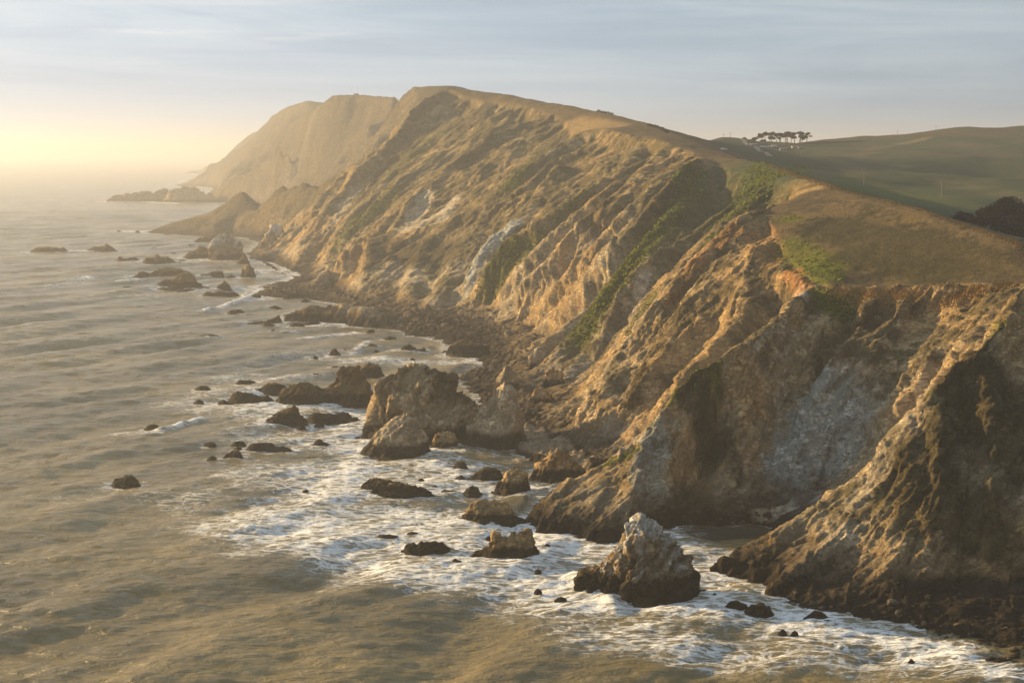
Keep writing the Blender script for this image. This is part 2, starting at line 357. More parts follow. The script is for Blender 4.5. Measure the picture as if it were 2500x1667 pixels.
# smooth (grass) ground: inland of the rim line; cliffs: seaward
RIM = [(2900,700,400),(2500,694,418),(2350,695,434),(2250,698,441),(2163,700,449),(2093,703,452),(2026,707,455),(1960,690,470),(1890,600,520),(1860,540,545),(1903,500,565),(1950,460,605),(1860,440,675),(1790,430,725),(1710,390,805),(1633,352,905),(1550,338,985),(1470,320,1060),(1417,322,1085),(1360,300,1190),(1300,260,1260),(1200,250,1330),(1100,235,1400),(1060,230,1450),(1020,225,1750),(1010,205,1900),(965,232,2550),(870,232,3050),(813,240,3150),(740,283,3500),(700,270,4500)]
def rim_mask():
    P = [at(u, v, y)[:2] for u, v, y in RIM]+[np.array(p) for p in ((-900, 9900), (9000, 9900), (6000, 200))]
    xf = GX.ravel(); yf = GY.ravel(); ins = np.zeros(xf.shape, bool)
    for i in range(len(P)):
        x1, y1 = P[i-1]; x2, y2 = P[i]
        if y1 == y2: continue
        m = (yf > min(y1, y2)) & (yf <= max(y1, y2))
        xs = (x2-x1)*(yf[m]-y1)/(y2-y1)+x1
        tmp = ins[m]; tmp ^= (xf[m] < xs); ins[m] = tmp
    return ins.reshape(GX.shape).astype(np.float64)
SMOOTH = blur(rim_mask(), 5)
b1 = blur(BASE, 2); b2 = blur(BASE, 16)
hillm = sst(SMOOTH, 0.25, 0.95)
BASE = b1*(1-hillm)+b2*hillm
def line_distance(n=26):
    cur = RIDGE.copy(); d = np.full(cur.shape, float(n)); d[cur] = 0
    for i in range(1, n):
        g = cur.copy()
        g[1:] |= cur[:-1]; g[:-1] |= cur[1:]
        if i % 2: g[:, 1:] |= cur[:, :-1]; g[:, :-1] |= cur[:, 1:]
        else: g[:, 1:] |= g[:, :-1].copy(); g[:, :-1] |= g[:, 1:].copy()
        d[g & ~cur] = i; cur = g
    return blur(d, 2)*DT*np.exp(_B)
LINED = line_distance()
def samp(G, X, Y):
    r = np.hypot(X, Y); fi = np.clip((np.log(np.maximum(r, 1))-LR[0])/DT, 0, len(LR)-1.001); fj = np.clip((np.arctan2(X, Y)-TH0)/DT, 0, len(TH)-1.001)
    i = fi.astype(int); j = fj.astype(int); a = fi-i; b = fj-j
    return (G[i, j]*(1-a)*(1-b)+G[i+1, j]*a*(1-b)+G[i, j+1]*(1-a)*b+G[i+1, j+1]*a*b)
def hit(u, v, near=250.0, far=9000.0):
    """where the line of sight of a photo pixel meets the ground"""
    r = at(u, v, 1.0); ys = np.exp(np.arange(math.log(near), math.log(far), 0.0006))
    X = r[0]*ys; Z = CAMH-tv(v)*ys; h = samp(BASE, X, ys); k = np.nonzero(h >= Z)[0]
    if len(k) == 0: return None
    k = k[0]; return np.array([X[k], ys[k], max(h[k], 0.0)])

# ------------------------------------------------------------------ materials
def mat(name):
    m = bpy.data.materials.new(name); m.use_nodes = True; k = NT(m.node_tree); return m, k, k.n['Principled BSDF']
def ground_material(name, fine=1.0, rough=0.92):
    m, k, b = mat(name)
    att = k.add('ShaderNodeAttribute', attribute_name='Col'); geo = k.add('ShaderNodeNewGeometry')
    rk = k.add('ShaderNodeAttribute', attribute_name='rock')
    p = geo.outputs['Position']
    n1 = k.noise(p, 0.9*fine, 6, 0.65); n2 = k.noise(p, 3.5*fine, 5, 0.7)
    f = k.ramp(n1.outputs[0], 0.3, 0.7, 0.62, 1.34, smooth=False); f2 = k.ramp(n2.outputs[0], 0.3, 0.7, 0.72, 1.26, smooth=False)
    mul = k.math('MULTIPLY', f, f2)
    cc = k.add('ShaderNodeCombineColor', ins={0: mul, 1: mul, 2: mul})
    col = k.mix(1.0, att.outputs['Color'], cc.outputs[0], 'MULTIPLY')
    b.inputs['Specular IOR Level'].default_value = 0.12
    # cracks and grain
    mp = k.add('ShaderNodeMapping', ins={0: p, 'Rotation': (0.3, 0.75, 0.2), 'Scale': (0.4, 1.0, 1.0)})
    vo = k.add('ShaderNodeTexVoronoi', feature='DISTANCE_TO_EDGE', ins={'Vector': k.vm('ADD', mp.outputs[0], k.vm('SCALE', k.noise(p, 0.28, 6, .65).outputs[1]).outputs[0]).outputs[0], 'Scale': 0.55*fine})
    vo2 = k.add('ShaderNodeTexVoronoi', feature='DISTANCE_TO_EDGE', ins={'Vector': k.vm('ADD', mp.outputs[0], k.vm('SCALE', k.noise(p, 2.4, 3).outputs[1]).outputs[0]).outputs[0], 'Scale': 1.5*fine})
    gap = k.ramp(k.noise(p, .22, 4).outputs[0], .42, .58, 1.0, 0.0)
    c_a = k.math('MAXIMUM', k.ramp(vo.outputs['Distance'], 0.0, 0.07), gap); c_b = k.math('MAXIMUM', k.ramp(vo2.outputs['Distance'], 0.0, 0.14), k.math('SUBTRACT', 1.0, gap))
    crack = k.math('MULTIPLY', k.math('ADD', c_a, k.math('MULTIPLY', c_b, .5)), rk.outputs['Fac'])
    big = k.noise(mp.outputs[0], .16*fine, 6, .68)
    dk = k.math('MULTIPLY', k.ramp(c_a, 0, 1, .66, 1.0), k.ramp(c_b, 0, 1, .80, 1.0)); dk = k.math('MULTIPLY', dk, k.ramp(big.outputs[0], .32, .68, .78, 1.28, smooth=False))
    dk = k.math('ADD', k.math('MULTIPLY', dk, rk.outputs['Fac']), k.math('SUBTRACT', 1.0, rk.outputs['Fac']))
    cd = k.add('ShaderNodeCombineColor', ins={0: dk, 1: dk, 2: dk})
    k.put(b.inputs['Base Color'], k.mix(1.0, col, cd.outputs[0], 'MULTIPLY')); b.inputs['Roughness'].default_value = rough
    hgt = k.math('ADD', k.math('MULTIPLY', crack, 0.7), k.math('MULTIPLY', n1.outputs[0], 0.9))
    hgt = k.math('ADD', hgt, k.math('MULTIPLY', n2.outputs[0], 0.45))
    bp = k.add('ShaderNodeBump', ins={'Strength': 1.0, 'Distance': 1.3/fine, 'Height': hgt})
    k.put(b.inputs['Normal'], bp.outputs[0])
    return m
M_GROUND = ground_material('weathered_cliff_and_grass')
M_FAR = ground_material('distant_hillside', 0.25)
M_ROCK = ground_material('sea_worn_rock', 1.3, 0.8)

def plain(name, col, rough=0.7, spec=0.3, metal=0.0, grain=0.15, scale=2.0):
    m, k, b = mat(name)
    n = k.noise(k.add('ShaderNodeNewGeometry').outputs['Position'], scale, 4)
    f = k.ramp(n.outputs[0], 0.3, 0.7, 1-grain, 1+grain, smooth=False)
    cc = k.add('ShaderNodeCombineColor', ins={0: f, 1: f, 2: f})
    k.put(b.inputs['Base Color'], k.mix(1.0, c4(*col), cc.outputs[0], 'MULTIPLY'))
    b.inputs['Roughness'].default_value = rough; b.inputs['Specular IOR Level'].default_value = spec; b.inputs['Metallic'].default_value = metal
    return m

def mesh_from(name, V, F, m, cols=None, rock=None, smooth=True, parent=None, extra=None):
    me = bpy.data.meshes.new(name); V = np.asarray(V, np.float32); F = np.asarray(F, np.int32)
    me.vertices.add(len(V)); me.vertices.foreach_set('co', V.ravel())
    n = F.shape[1]; me.loops.add(F.size); me.loops.foreach_set('vertex_index', F.ravel())
    me.polygons.add(len(F)); me.polygons.foreach_set('loop_start', np.arange(0, F.size, n, dtype=np.int32))
    try: me.polygons.foreach_set('loop_total', np.full(len(F), n, np.int32))
    except Exception: pass
    me.update(calc_edges=True)
    me.polygons.foreach_set('use_smooth', np.full(len(F), smooth, bool))
    if cols is not None:
        a = me.attributes.new('Col', 'FLOAT_COLOR', 'POINT'); c = np.ones((len(V), 4), np.float32); c[:, :3] = cols; a.data.foreach_set('color', c.ravel())
    if rock is not None:
        a = me.attributes.new('rock', 'FLOAT', 'POINT'); a.data.foreach_set('value', np.asarray(rock, np.float32))
    for nm, arr in (extra or {}).items():
        a = me.attributes.new(nm, 'FLOAT', 'POINT'); a.data.foreach_set('value', np.asarray(arr, np.float32))
    me.materials.append(m)
    o = bpy.data.objects.new(name, me); COL.objects.link(o)
    if parent is not None: o.parent = parent
    return o
def tag(o, label=None, cat=None, group=None, kind=None):
    if label: o['label'] = label
    if cat: o['category'] = cat
    if group: o['group'] = group
    if kind: o['kind'] = kind
    return o

# ------------------------------------------------------------------ colour of the land
def C(*a): return np.array(a, np.float32)
TAN, GREYB, BLUEG, RUST = C(.55, .37, .175), C(.54, .44, .30), C(.47, .49, .46), C(.44, .20, .065)
SCRUB_SHADE, MOSS, DRY, DRYD = C(.085, .066, .028), C(.125, .135, .016), C(.36, .24, .10), C(.080, .062, .031)  # first colour: scrub, also shade painted on spur A and near hill
GRASSG, SAND, WET, PALE = C(.052, .078, .030), C(.32, .25, .17), C(.026, .019, .011), C(.66, .56, .42)
HILL_SHADE = C(.036, .036, .014)  # shade of the near hill's front, put into the ground colour
# patches: (colour, strength, u1, v1, u2, v2, half width in metres): strips laid on the ground between two places
PATCH = [
 (MOSS,.95,1700,455,1620,540,7),(MOSS,.95,1620,540,1540,620,10),(MOSS,.95,1540,620,1480,700,13),(MOSS,.95,1490,700,1430,790,12),(MOSS,.9,1760,560,1730,590,5),
 (MOSS,.8,1900,420,1850,450,12),(MOSS,.85,1950,400,1830,450,9),(MOSS,.7,1840,480,1780,520,10),(MOSS,.75,1700,400,1660,440,8),(MOSS,.6,1480,420,1380,500,10),
 (MOSS,.85,1340,360,1240,450,9),(MOSS,.9,1250,600,1200,660,6),(MOSS,.8,1330,560,1180,680,7),(MOSS,.7,950,470,830,590,12),(MOSS,.8,870,520,810,590,10),(MOSS,.5,1060,330,940,430,14),
 (MOSS,1.0,2000,712,2080,722,5),(MOSS,1.0,2030,730,2070,745,6),(MOSS,.9,1960,640,2010,680,7),(MOSS,.75,1930,600,2020,650,9),(MOSS,.7,1920,530,1940,535,5),
 (MOSS,.9,1750,885,1660,950,2.5),(MOSS,.9,1660,950,1630,985,2.2),(MOSS,.9,1593,1030,1585,1040,1.6),(MOSS,.9,1550,1095,1530,1110,2.0),(MOSS,.85,1500,1125,1480,1135,1.5),(MOSS,.8,2270,960,2262,965,1.5),(MOSS,.6,2440,790,2420,810,2),
 (MOSS,.7,1590,720,1540,800,4),(MOSS,.8,1450,720,1440,760,4),
 (SCRUB_SHADE,.9,1700,920,1760,1080,5),(SCRUB_SHADE,.85,1680,960,1720,1130,5),(SCRUB_SHADE,.8,1750,1080,1800,1160,4),(SCRUB_SHADE,.85,1560,900,1540,970,3.5),(SCRUB_SHADE,.6,2100,760,2200,740,8),
 (HILL_SHADE,.85,2080,620,2300,668,9),(HILL_SHADE,.7,1980,560,2110,580,8),(HILL_SHADE,.7,2230,688,2330,688,4),(SCRUB_SHADE,.6,2030,545,2080,560,8),  # near hill front: these dark strips paint in its shade
 (SCRUB_SHADE,.9,2400,900,2480,1100,9),(SCRUB_SHADE,.85,2330,900,2500,1000,8),(SCRUB_SHADE,.8,2250,1100,2330,1300,8),(SCRUB_SHADE,.8,2160,1150,2250,1260,6),(SCRUB_SHADE,.6,2380,1250,2460,1350,6),(SCRUB_SHADE,.45,2330,920,2400,1280,8),(SCRUB_SHADE,.45,2420,900,2440,1300,8),(SCRUB_SHADE,.7,2300,1020,2300,1180,6),  # scrub on spur A's right face, with its shade painted in too
 (SCRUB_SHADE,.75,920,600,1080,620,16),(SCRUB_SHADE,.7,900,640,1000,640,12),(SCRUB_SHADE,.6,1000,600,1100,600,14),(SCRUB_SHADE,.6,1240,300,1150,360,18),(SCRUB_SHADE,.55,1000,350,930,420,18),(SCRUB_SHADE,.5,1300,300,1400,300,20),(SCRUB_SHADE,.7,1180,260,1100,330,14),
 (SCRUB_SHADE,.8,1380,870,1410,900,3.5),(SCRUB_SHADE,.7,1490,760,1500,790,5),(SCRUB_SHADE,.6,1500,470,1440,540,8),
 (BLUEG,.95,2000,930,1960,1010,6),(BLUEG,.95,1960,1010,1930,1120,8),(BLUEG,.9,1930,1120,1960,1230,7),(BLUEG,.8,2040,990,2020,1080,8),(BLUEG,.6,2090,1000,2080,1100,6),(BLUEG,.6,1600,1060,1580,1190,6),
 (BLUEG,.9,1240,550,1175,610,9),(BLUEG,.85,1175,610,1140,720,4),(BLUEG,.6,1380,740,1320,800,6),(BLUEG,.5,1480,1060,1520,1090,5),
 (PALE,.85,1105,480,1070,540,7),(PALE,.7,1040,470,980,560,10),(PALE,.7,1060,520,1000,560,8),(PALE,.7,1570,655,1545,700,2.5),(PALE,.6,1400,880,1360,930,3),(PALE,.8,1940,700,1960,720,3),
 (PALE,.8,1690,690,1680,705,1.6),(PALE,.6,2050,1290,1990,1400,5),(PALE,.5,2150,1120,2080,1230,4),(PALE,.45,930,650,1010,680,9),(PALE,.5,860,450,790,560,6),(PALE,.5,1480,620,1380,720,3),
 (RUST,.45,1790,560,1700,640,5),(RUST,.35,1700,640,1640,720,4),(RUST,.45,1850,560,1880,640,6),(RUST,.7,1930,660,1960,700,4),(RUST,.6,2060,830,2050,850,3),(RUST,.5,1880,490,1930,470,5),(RUST,.45,1640,440,1560,560,6),
 (DRY,.8,2030,460,1900,495,5),(DRY,.8,1900,495,1800,535,5),(DRY,.7,2350,694,2080,700,3.0),(DRY,.6,1950,440,1990,450,8),(DRY,.6,1400,300,1500,310,14),(DRY,.5,1700,480,1750,520,8),
 (SAND,1.0,1220,1075,1420,1120,4),(SAND,.95,1350,1070,1480,1115,4),(SAND,.9,1300,1050,1330,1100,4),(SAND,.6,1860,1260,1920,1240,3),(PALE,.5,1105,765,1150,755,3),
 (TAN,.22,2190,348,2262,342,8),(DRY,.2,2100,362,2180,352,10),(DRY,.15,2010,385,2120,372,12),(SCRUB_SHADE,.5,2200,375,2330,395,16),(SCRUB_SHADE,.5,2330,350,2450,360,20),(SCRUB_SHADE,.45,2060,470,2250,505,14),(DRY,.12,2300,430,2450,470,14),(HILL_SHADE,.75,2050,560,2330,640,17),(SCRUB_SHADE,.45,2150,620,2450,660,16),(PALE,.55,745,340,705,440,40),(PALE,.4,630,430,650,470,26),(SCRUB_SHADE,.7,850,320,800,390,50),(PALE,.4,990,250,930,330,30),(SCRUB_SHADE,.5,2000,560,2200,610,12),  # the wide dark strips on the near hill front are painted shade
 (GRASSG,.8,1900,420,2300,500,90),(MOSS,.35,1950,410,2200,480,45),
]
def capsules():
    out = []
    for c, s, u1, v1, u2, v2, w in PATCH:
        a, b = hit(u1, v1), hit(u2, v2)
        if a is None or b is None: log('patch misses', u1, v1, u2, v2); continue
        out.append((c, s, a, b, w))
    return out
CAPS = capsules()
def seg_dist(X, Y, a, b):
    d = b[:2]-a[:2]; L = max((d*d).sum(), 1e-6); t = np.clip(((X-a[0])*d[0]+(Y-a[1])*d[1])/L, 0, 1)
    return np.hypot(X-a[0]-t*d[0], Y-a[1]-t*d[1])

DD = np.array([0.66, 0.45, 0.56]); DD = DD/np.linalg.norm(DD)     # strata and fall line of the coast
def stretch(X, Y, Z, k):
    s = X*DD[0]+Y*DD[1]+Z*DD[2]; s = s*(k-1)
    return X+s*DD[0], Y+s*DD[1], Z+s*DD[2]

def normals(V, nr, nc):
    P = V.reshape(nr, nc, 3); du = np.zeros_like(P); dv = np.zeros_like(P)
    du[:, 1:-1] = P[:, 2:]-P[:, :-2]; du[:, 0] = P[:, 1]-P[:, 0]; du[:, -1] = P[:, -1]-P[:, -2]
    dv[1:-1] = P[2:]-P[:-2]; dv[0] = P[1]-P[0]; dv[-1] = P[-1]-P[-2]
    n = np.cross(du, dv); n /= np.maximum(np.linalg.norm(n, axis=2, keepdims=True), 1e-9)
    return n.reshape(-1, 3)

def build_patch(th0, th1, dth, r0, r1, dlr, far):
    th = np.arange(th0, th1, dth); lr = np.arange(math.log(r0), math.log(r1)+dlr, dlr)
    A, B = np.meshgrid(th, lr); rr = np.exp(B); X = (rr*np.sin(A)).ravel(); Y = (rr*np.cos(A)).ravel()
    nr, nc = A.shape
    H = samp(BASE, X, Y); S = sst(samp(SMOOTH, X, Y), 0.15, 0.9)
    keep = H > -2.6
    V = np.stack([X, Y, H], 1); N0 = normals(V, nr, nc)
    k = np.nonzero(keep)[0]
    x, y, h, s, n = X[k], Y[k], H[k], S[k], N0[k]
    slope = 1-np.abs(n[:, 2])
    hi = sst(h, 0.5, 14)                                   # calmer near the water
    rk = (1-s)*(0.6+0.4*sst(slope, 0.05, 0.28))
    sc = 2.0 if far else 1.0
    wm = 12*sc*(1+1.3*sst(y, 650, 1050)); wx = fbm(x, y, h, 45*sc, 3, ox=3)*wm; wy = fbm(x, y, h, 45*sc, 3, ox=31)*wm; wz = fbm(x, y, h, 45*sc, 3, ox=57)*8*sc
    A_ = 1.0 if not far else 2.2
    a, b, c = stretch(x+wx, y+wy, h+wz, 0.28)
    ld = samp(LINED, x, y); crisp = (0.12+0.88*sst(ld, 0, 11*sc))*(1-.35*sst(y, 820, 1000))
    d = crisp*(ridged(a, b, c, 46*sc, 4, 0.5)-0.62)*9.0*A_*(0.35+0.65*hi)
    a2, b2, c2 = stretch(x+wx*0.3, y+wy*0.3, h+wz*0.3, 0.15)
    d += crisp*(ridged(a2, b2, c2, 14*sc, 3, 0.5, ox=9)-0.6)*4.0*A_*(0.5+0.5*hi)
    d += (ridged(a2, b2, c2, 5.2*sc, 3, 0.55, ox=19)-0.6)*1.4*A_
    a3, b3, c3 = stretch(x+wx*0.12, y+wy*0.12, h+wz*0.12, 0.42)
    if not far:
        c1, c2_, idn = cell(a3/6.0, b3/6.0, c3/6.0)
        d += (np.minimum(c2_-c1, 0.35)-0.2)*1.0+(_C[idn][:, 0]-0.5)*1.0
        c1b, c2b, idb = cell(a3/2.2, b3/2.2, c3/2.2)
        d += (np.minimum(c2b-c1b, 0.35)-0.2)*0.6+(_C[idb][:, 1]-0.5)*0.6
        for q, (cs, am) in enumerate(((8.5, 1.5), (3.2, .7))):     # tilted fracture faces
            e1, e2, ei = cell(a3/cs+q*3.7, b3/cs, c3/cs); g3 = _G[ei]
            f_ = [(w_/cs)-np.floor(w_/cs)-.5 for w_ in (a3, b3, c3)]
            d += (f_[0]*g3[:, 0]+f_[1]*g3[:, 1]+f_[2]*g3[:, 2])*am*sst(e2-e1, 0, .2)
        d += fbm(x, y, h, 1.6, 3, 0.6, ox=4)*0.30
    if far: d = d*sst(h, 2, 45)
    d2 = fbm(x, y, h, 60*sc, 4, 0.5, ox=77)*2.2*A_+(fbm(x, y, h, 150, 3, .5, ox=66)*9*sst(y, 620, 900)*sst(x, 90, 200) if not far else 0)+fbm(x, y, h, 7, 4, 0.6, ox=21)*0.42
    ld = samp(LINED, x, y); g = ridged(a, b, c, (52 if not far else 130), 3, 0.5, ox=41)
    d -= (1-np.clip((g-0.25)/0.7, 0, 1))*sst(ld, 0, 14 if not far else 60)*(18-7*sst(y, 800, 1000) if not far else 30)*hi
    disp = d*rk+d2*s*(1-0.5*sst(slope, 0.1, 0.4))*sst(h, 2, 20)
    # jagged pinnacles on the spur out to the pointed hill
    V = np.stack([x, y, h], 1)+n*disp[:, None]
    low = sst(h, 6.0, 1.0)*(1-s)
    V[:, 2] += low*(0.5 if far else 1.0)*(fbm(x, y, h, 9, 4, 0.6, ox=5)*1.7+0.15)*np.where(h > -1.5, 1, 0.3)
    if not far:
        c1c, c2c, idc = cell(x/3.1, y/3.1, h*0)
        V[:, 2] += sst(h, 8.0, 2.5)*sst(h, 0.2, 1.5)*(1-s)*np.maximum(0, 0.62-c1c)*_C[idc][:, 2]*3.4*(1-sst(x, 70, 84)*sst(y, 318, 308))
    # ---- colour
    m1 = fbm(x, y, h, 55*sc, 4, ox=11); m2 = fbm(x, y, h, 16*sc, 4, 0.6, ox=15); m3 = fbm(x, y, h, 3.2*sc, 4, 0.65, ox=19)
    sa, sb, s_c = stretch(x, y, h, 0.16); st = fbm(sa, sb, s_c, 5*sc, 4, 0.6, ox=8)
    col = lerp(np.broadcast_to(TAN, (len(x), 3)), GREYB, sst(m1*0.8+m2*0.6, -0.25, 0.3))
    col = lerp(col, RUST, 0.35*sst(m2-m1*0.5, 0.15, 0.6))
    col = lerp(col, PALE, 0.45*sst(st+m3*0.4, 0.22, 0.55))
    col = lerp(col, SCRUB_SHADE*1.6, 0.42*sst(-st+m3*0.4, 0.15, 0.5))
    flat = sst(slope, 0.33, 0.16)
    col = lerp(col, DRYD*1.5, 0.75*flat*(1-s)*sst(h, 6, 14)*sst(m2+m3*.5, -0.35, 0.1))
    veg = sst(m2+m3*0.5+m1*0.4+flat*0.3, 0.12, 0.42)*sst(h, 8, 22)
    col = lerp(col, lerp(np.broadcast_to(SCRUB_SHADE*1.5, (len(x), 3)), C(.125, .110, .035), sst(m1-m2, -.2, .3)), 0.62*veg)
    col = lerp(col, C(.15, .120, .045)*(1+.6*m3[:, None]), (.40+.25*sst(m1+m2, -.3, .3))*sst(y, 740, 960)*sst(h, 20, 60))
    # smooth ground: dry grass on the ocean side, green inland
    g1 = lerp(np.broadcast_to(DRYD, (len(x), 3)), DRY, 0.38*sst(m3+m2, -0.4, 0.6))
    ix = np.interp(y, [455,490,535,580,620,740,900,1010,1060,1160,1240,1310,1400,1700], [166,152,140,130,132,136,126,112,101,73,42,6,-41,120])
    inland = sst(x-ix+m2*14, 12, 34) if not far else sst(x, 150, 300)
    g2 = lerp(np.broadcast_to(GRASSG, (len(x), 3)), C(.105, .088, .05), sst(m1+m2*0.6, -0.05, 0.4))
    g2 = lerp(g2, C(.04, .042, .02), 0.6*sst(m3+m2, 0.25, 0.6))
    g1 = lerp(g1, g2, inland)
    g1 = lerp(g1, SCRUB_SHADE, 0.55*sst(m2+m3*0.7, 0.15, 0.5))
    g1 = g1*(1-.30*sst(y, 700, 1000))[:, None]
    if far: g1 = g1*0.8
    col = lerp(col, g1, s)
    jit = m3*0.5+m2*0.35
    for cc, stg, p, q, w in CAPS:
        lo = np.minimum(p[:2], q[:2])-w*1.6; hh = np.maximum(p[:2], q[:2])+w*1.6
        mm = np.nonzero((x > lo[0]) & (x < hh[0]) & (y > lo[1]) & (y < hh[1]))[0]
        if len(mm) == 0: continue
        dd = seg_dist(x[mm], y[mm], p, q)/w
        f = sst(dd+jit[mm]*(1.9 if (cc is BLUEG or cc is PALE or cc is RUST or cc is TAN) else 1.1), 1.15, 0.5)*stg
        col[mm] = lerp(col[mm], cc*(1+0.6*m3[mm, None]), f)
    if far: col = lerp(col*.5, C(.13, .105, .045), .5)
    z = V[:, 2]
    bm = sst(z+m2*3.5, 11.0, 5.0)*(1-s)                       # boulder strip and splash zone
    sandy = np.zeros(len(x))
    for cc, stg, p, q, w in CAPS:
        if cc is SAND: sandy = np.maximum(sandy, sst(seg_dist(x, y, p, q)/w, 1.2, 0.7))
    col = lerp(col, C(.075, .055, .032)*(1+0.9*m3[:, None]), bm*0.8*(1-sandy))
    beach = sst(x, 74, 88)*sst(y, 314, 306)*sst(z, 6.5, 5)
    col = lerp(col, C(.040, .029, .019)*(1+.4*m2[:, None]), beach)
    col = lerp(col, WET*(1+0.6*m3[:, None]), sst(z+m3*1.6+m2*2.2, 6.0, 2.2)*0.95*(1-sandy*sst(z, 0.3, 1.2)))
    col = np.clip(col, 0.008, 0.7)
    idx = -np.ones(nr*nc, np.int64); idx[k] = np.arange(len(k))
    I = np.arange(nr*nc).reshape(nr, nc)
    F = np.stack([I[:-1, :-1], I[:-1, 1:], I[1:, 1:], I[1:, :-1]], -1).reshape(-1, 4)
    F = idx[F]; F = F[(F >= 0).all(1)]
    # faces turned away behind crests far below line of sight stay: cheap enough
    Zd = H.copy(); Zd[k] = V[:, 2]
    if not far:                                            # the smooth inland ground needs only every second row
        gm = np.zeros(nr*nc, bool); gm[k] = (inland > .6) & (s > .9); G = gm.reshape(nr, nc); n2, m2_ = (nr-1)//2, (nc-1)//2
        g3 = G[:2*n2+1, :2*m2_+1]; blk = np.ones((n2, m2_), bool)
        for di in range(3):
            for dj in range(3): blk &= g3[di:di+2*n2-1:2, dj:dj+2*m2_-1:2]
        drop = np.zeros((nr-1, nc-1), bool)
        for di in range(2):
            for dj in range(2): drop[di:2*n2:2, dj:2*m2_:2] |= blk
        F0 = np.stack([I[:-1, :-1], I[:-1, 1:], I[1:, 1:], I[1:, :-1]], -1)[~drop]
        bi, bj = np.nonzero(blk); bi *= 2; bj *= 2
        F1 = np.stack([I[bi, bj], I[bi, bj+2], I[bi+2, bj+2], I[bi+2, bj]], -1)
        F = idx[np.concatenate([F0, F1])]; F = F[(F >= 0).all(1)]
    return V, F, col, rk, s, inland, (Zd.reshape(nr, nc), th, lr)

def split_out(name, V, F, col, rk, fm, m, label_kind='structure', merge=0):
    F = F[fm]
    if len(F) == 0: return None
    used = np.unique(F); mp = -np.ones(len(V), np.int64); mp[used] = np.arange(len(used))
    o = mesh_from(name, V[used], mp[F], m, col[used], rk[used]); o['kind'] = label_kind
    log(name, len(F)); return o
QUAL = 1.0
V, F, col, rk, s, inl, GN = build_patch(R(-15.0), R(24.8), R(0.046)/QUAL, 252, 1500, 0.00117/QUAL, False)
fc = V[F].mean(1); fs = s[F].mean(1); fi = inl[F].mean(1)
green = (fi > 0.5) & (fs > 0.5)
jag = (fc[:, 1] > 1420) & (fc[:, 0] < -120)
split_out('cliffs', V, F, col, rk, ~green & (fs <= 0.5), M_GROUND)
split_out('hill', V, F, col, rk, ~green & (fs > 0.5), M_GROUND)
split_out('green_hills', V, F, col, rk, green, M_GROUND)
V, F, col, rk, s, inl, GF = build_patch(R(-16.5), R(25), R(0.088), 1494, 9300, 0.0033, True)
fc = V[F].mean(1)
h2 = fc[:, 1]+fc[:, 0]*0.0
split_out('hills', V, F, col, rk, (fc[:, 1] < 2150), M_FAR)
split_out('headland', V, F, col, rk, (fc[:, 1] >= 2150) & (fc[:, 1] < 3900) , M_FAR)
split_out('far_headland', V, F, col, rk, (fc[:, 1] >= 3900), M_FAR)
def ground(x, y):
    """height of the finished ground under (x, y)"""
    Z, th, lr = GN if math.hypot(x, y) < 1498 else GF
    i = (math.log(math.hypot(x, y))-lr[0])/(lr[1]-lr[0]); j = (math.atan2(x, y)-th[0])/(th[1]-th[0])
    i = min(max(i, 0), len(lr)-1.01); j = min(max(j, 0), len(th)-1.01); a = int(i); b = int(j); i -= a; j -= b
    return float(Z[a, b]*(1-i)*(1-j)+Z[a+1, b]*i*(1-j)+Z[a, b+1]*(1-i)*j+Z[a+1, b+1]*i*j)

# ------------------------------------------------------------------ rocks in the sea and on the shore
GR_REEF = 'low rocks off the far cliffs'; GR_SURF = 'rocks standing in the surf'; GR_SMALL = 'small rocks awash in the surf'; GR_FOOT = 'rocks at the foot of the near spurs'
SMALL = 'small dark rock barely clear of the surf'
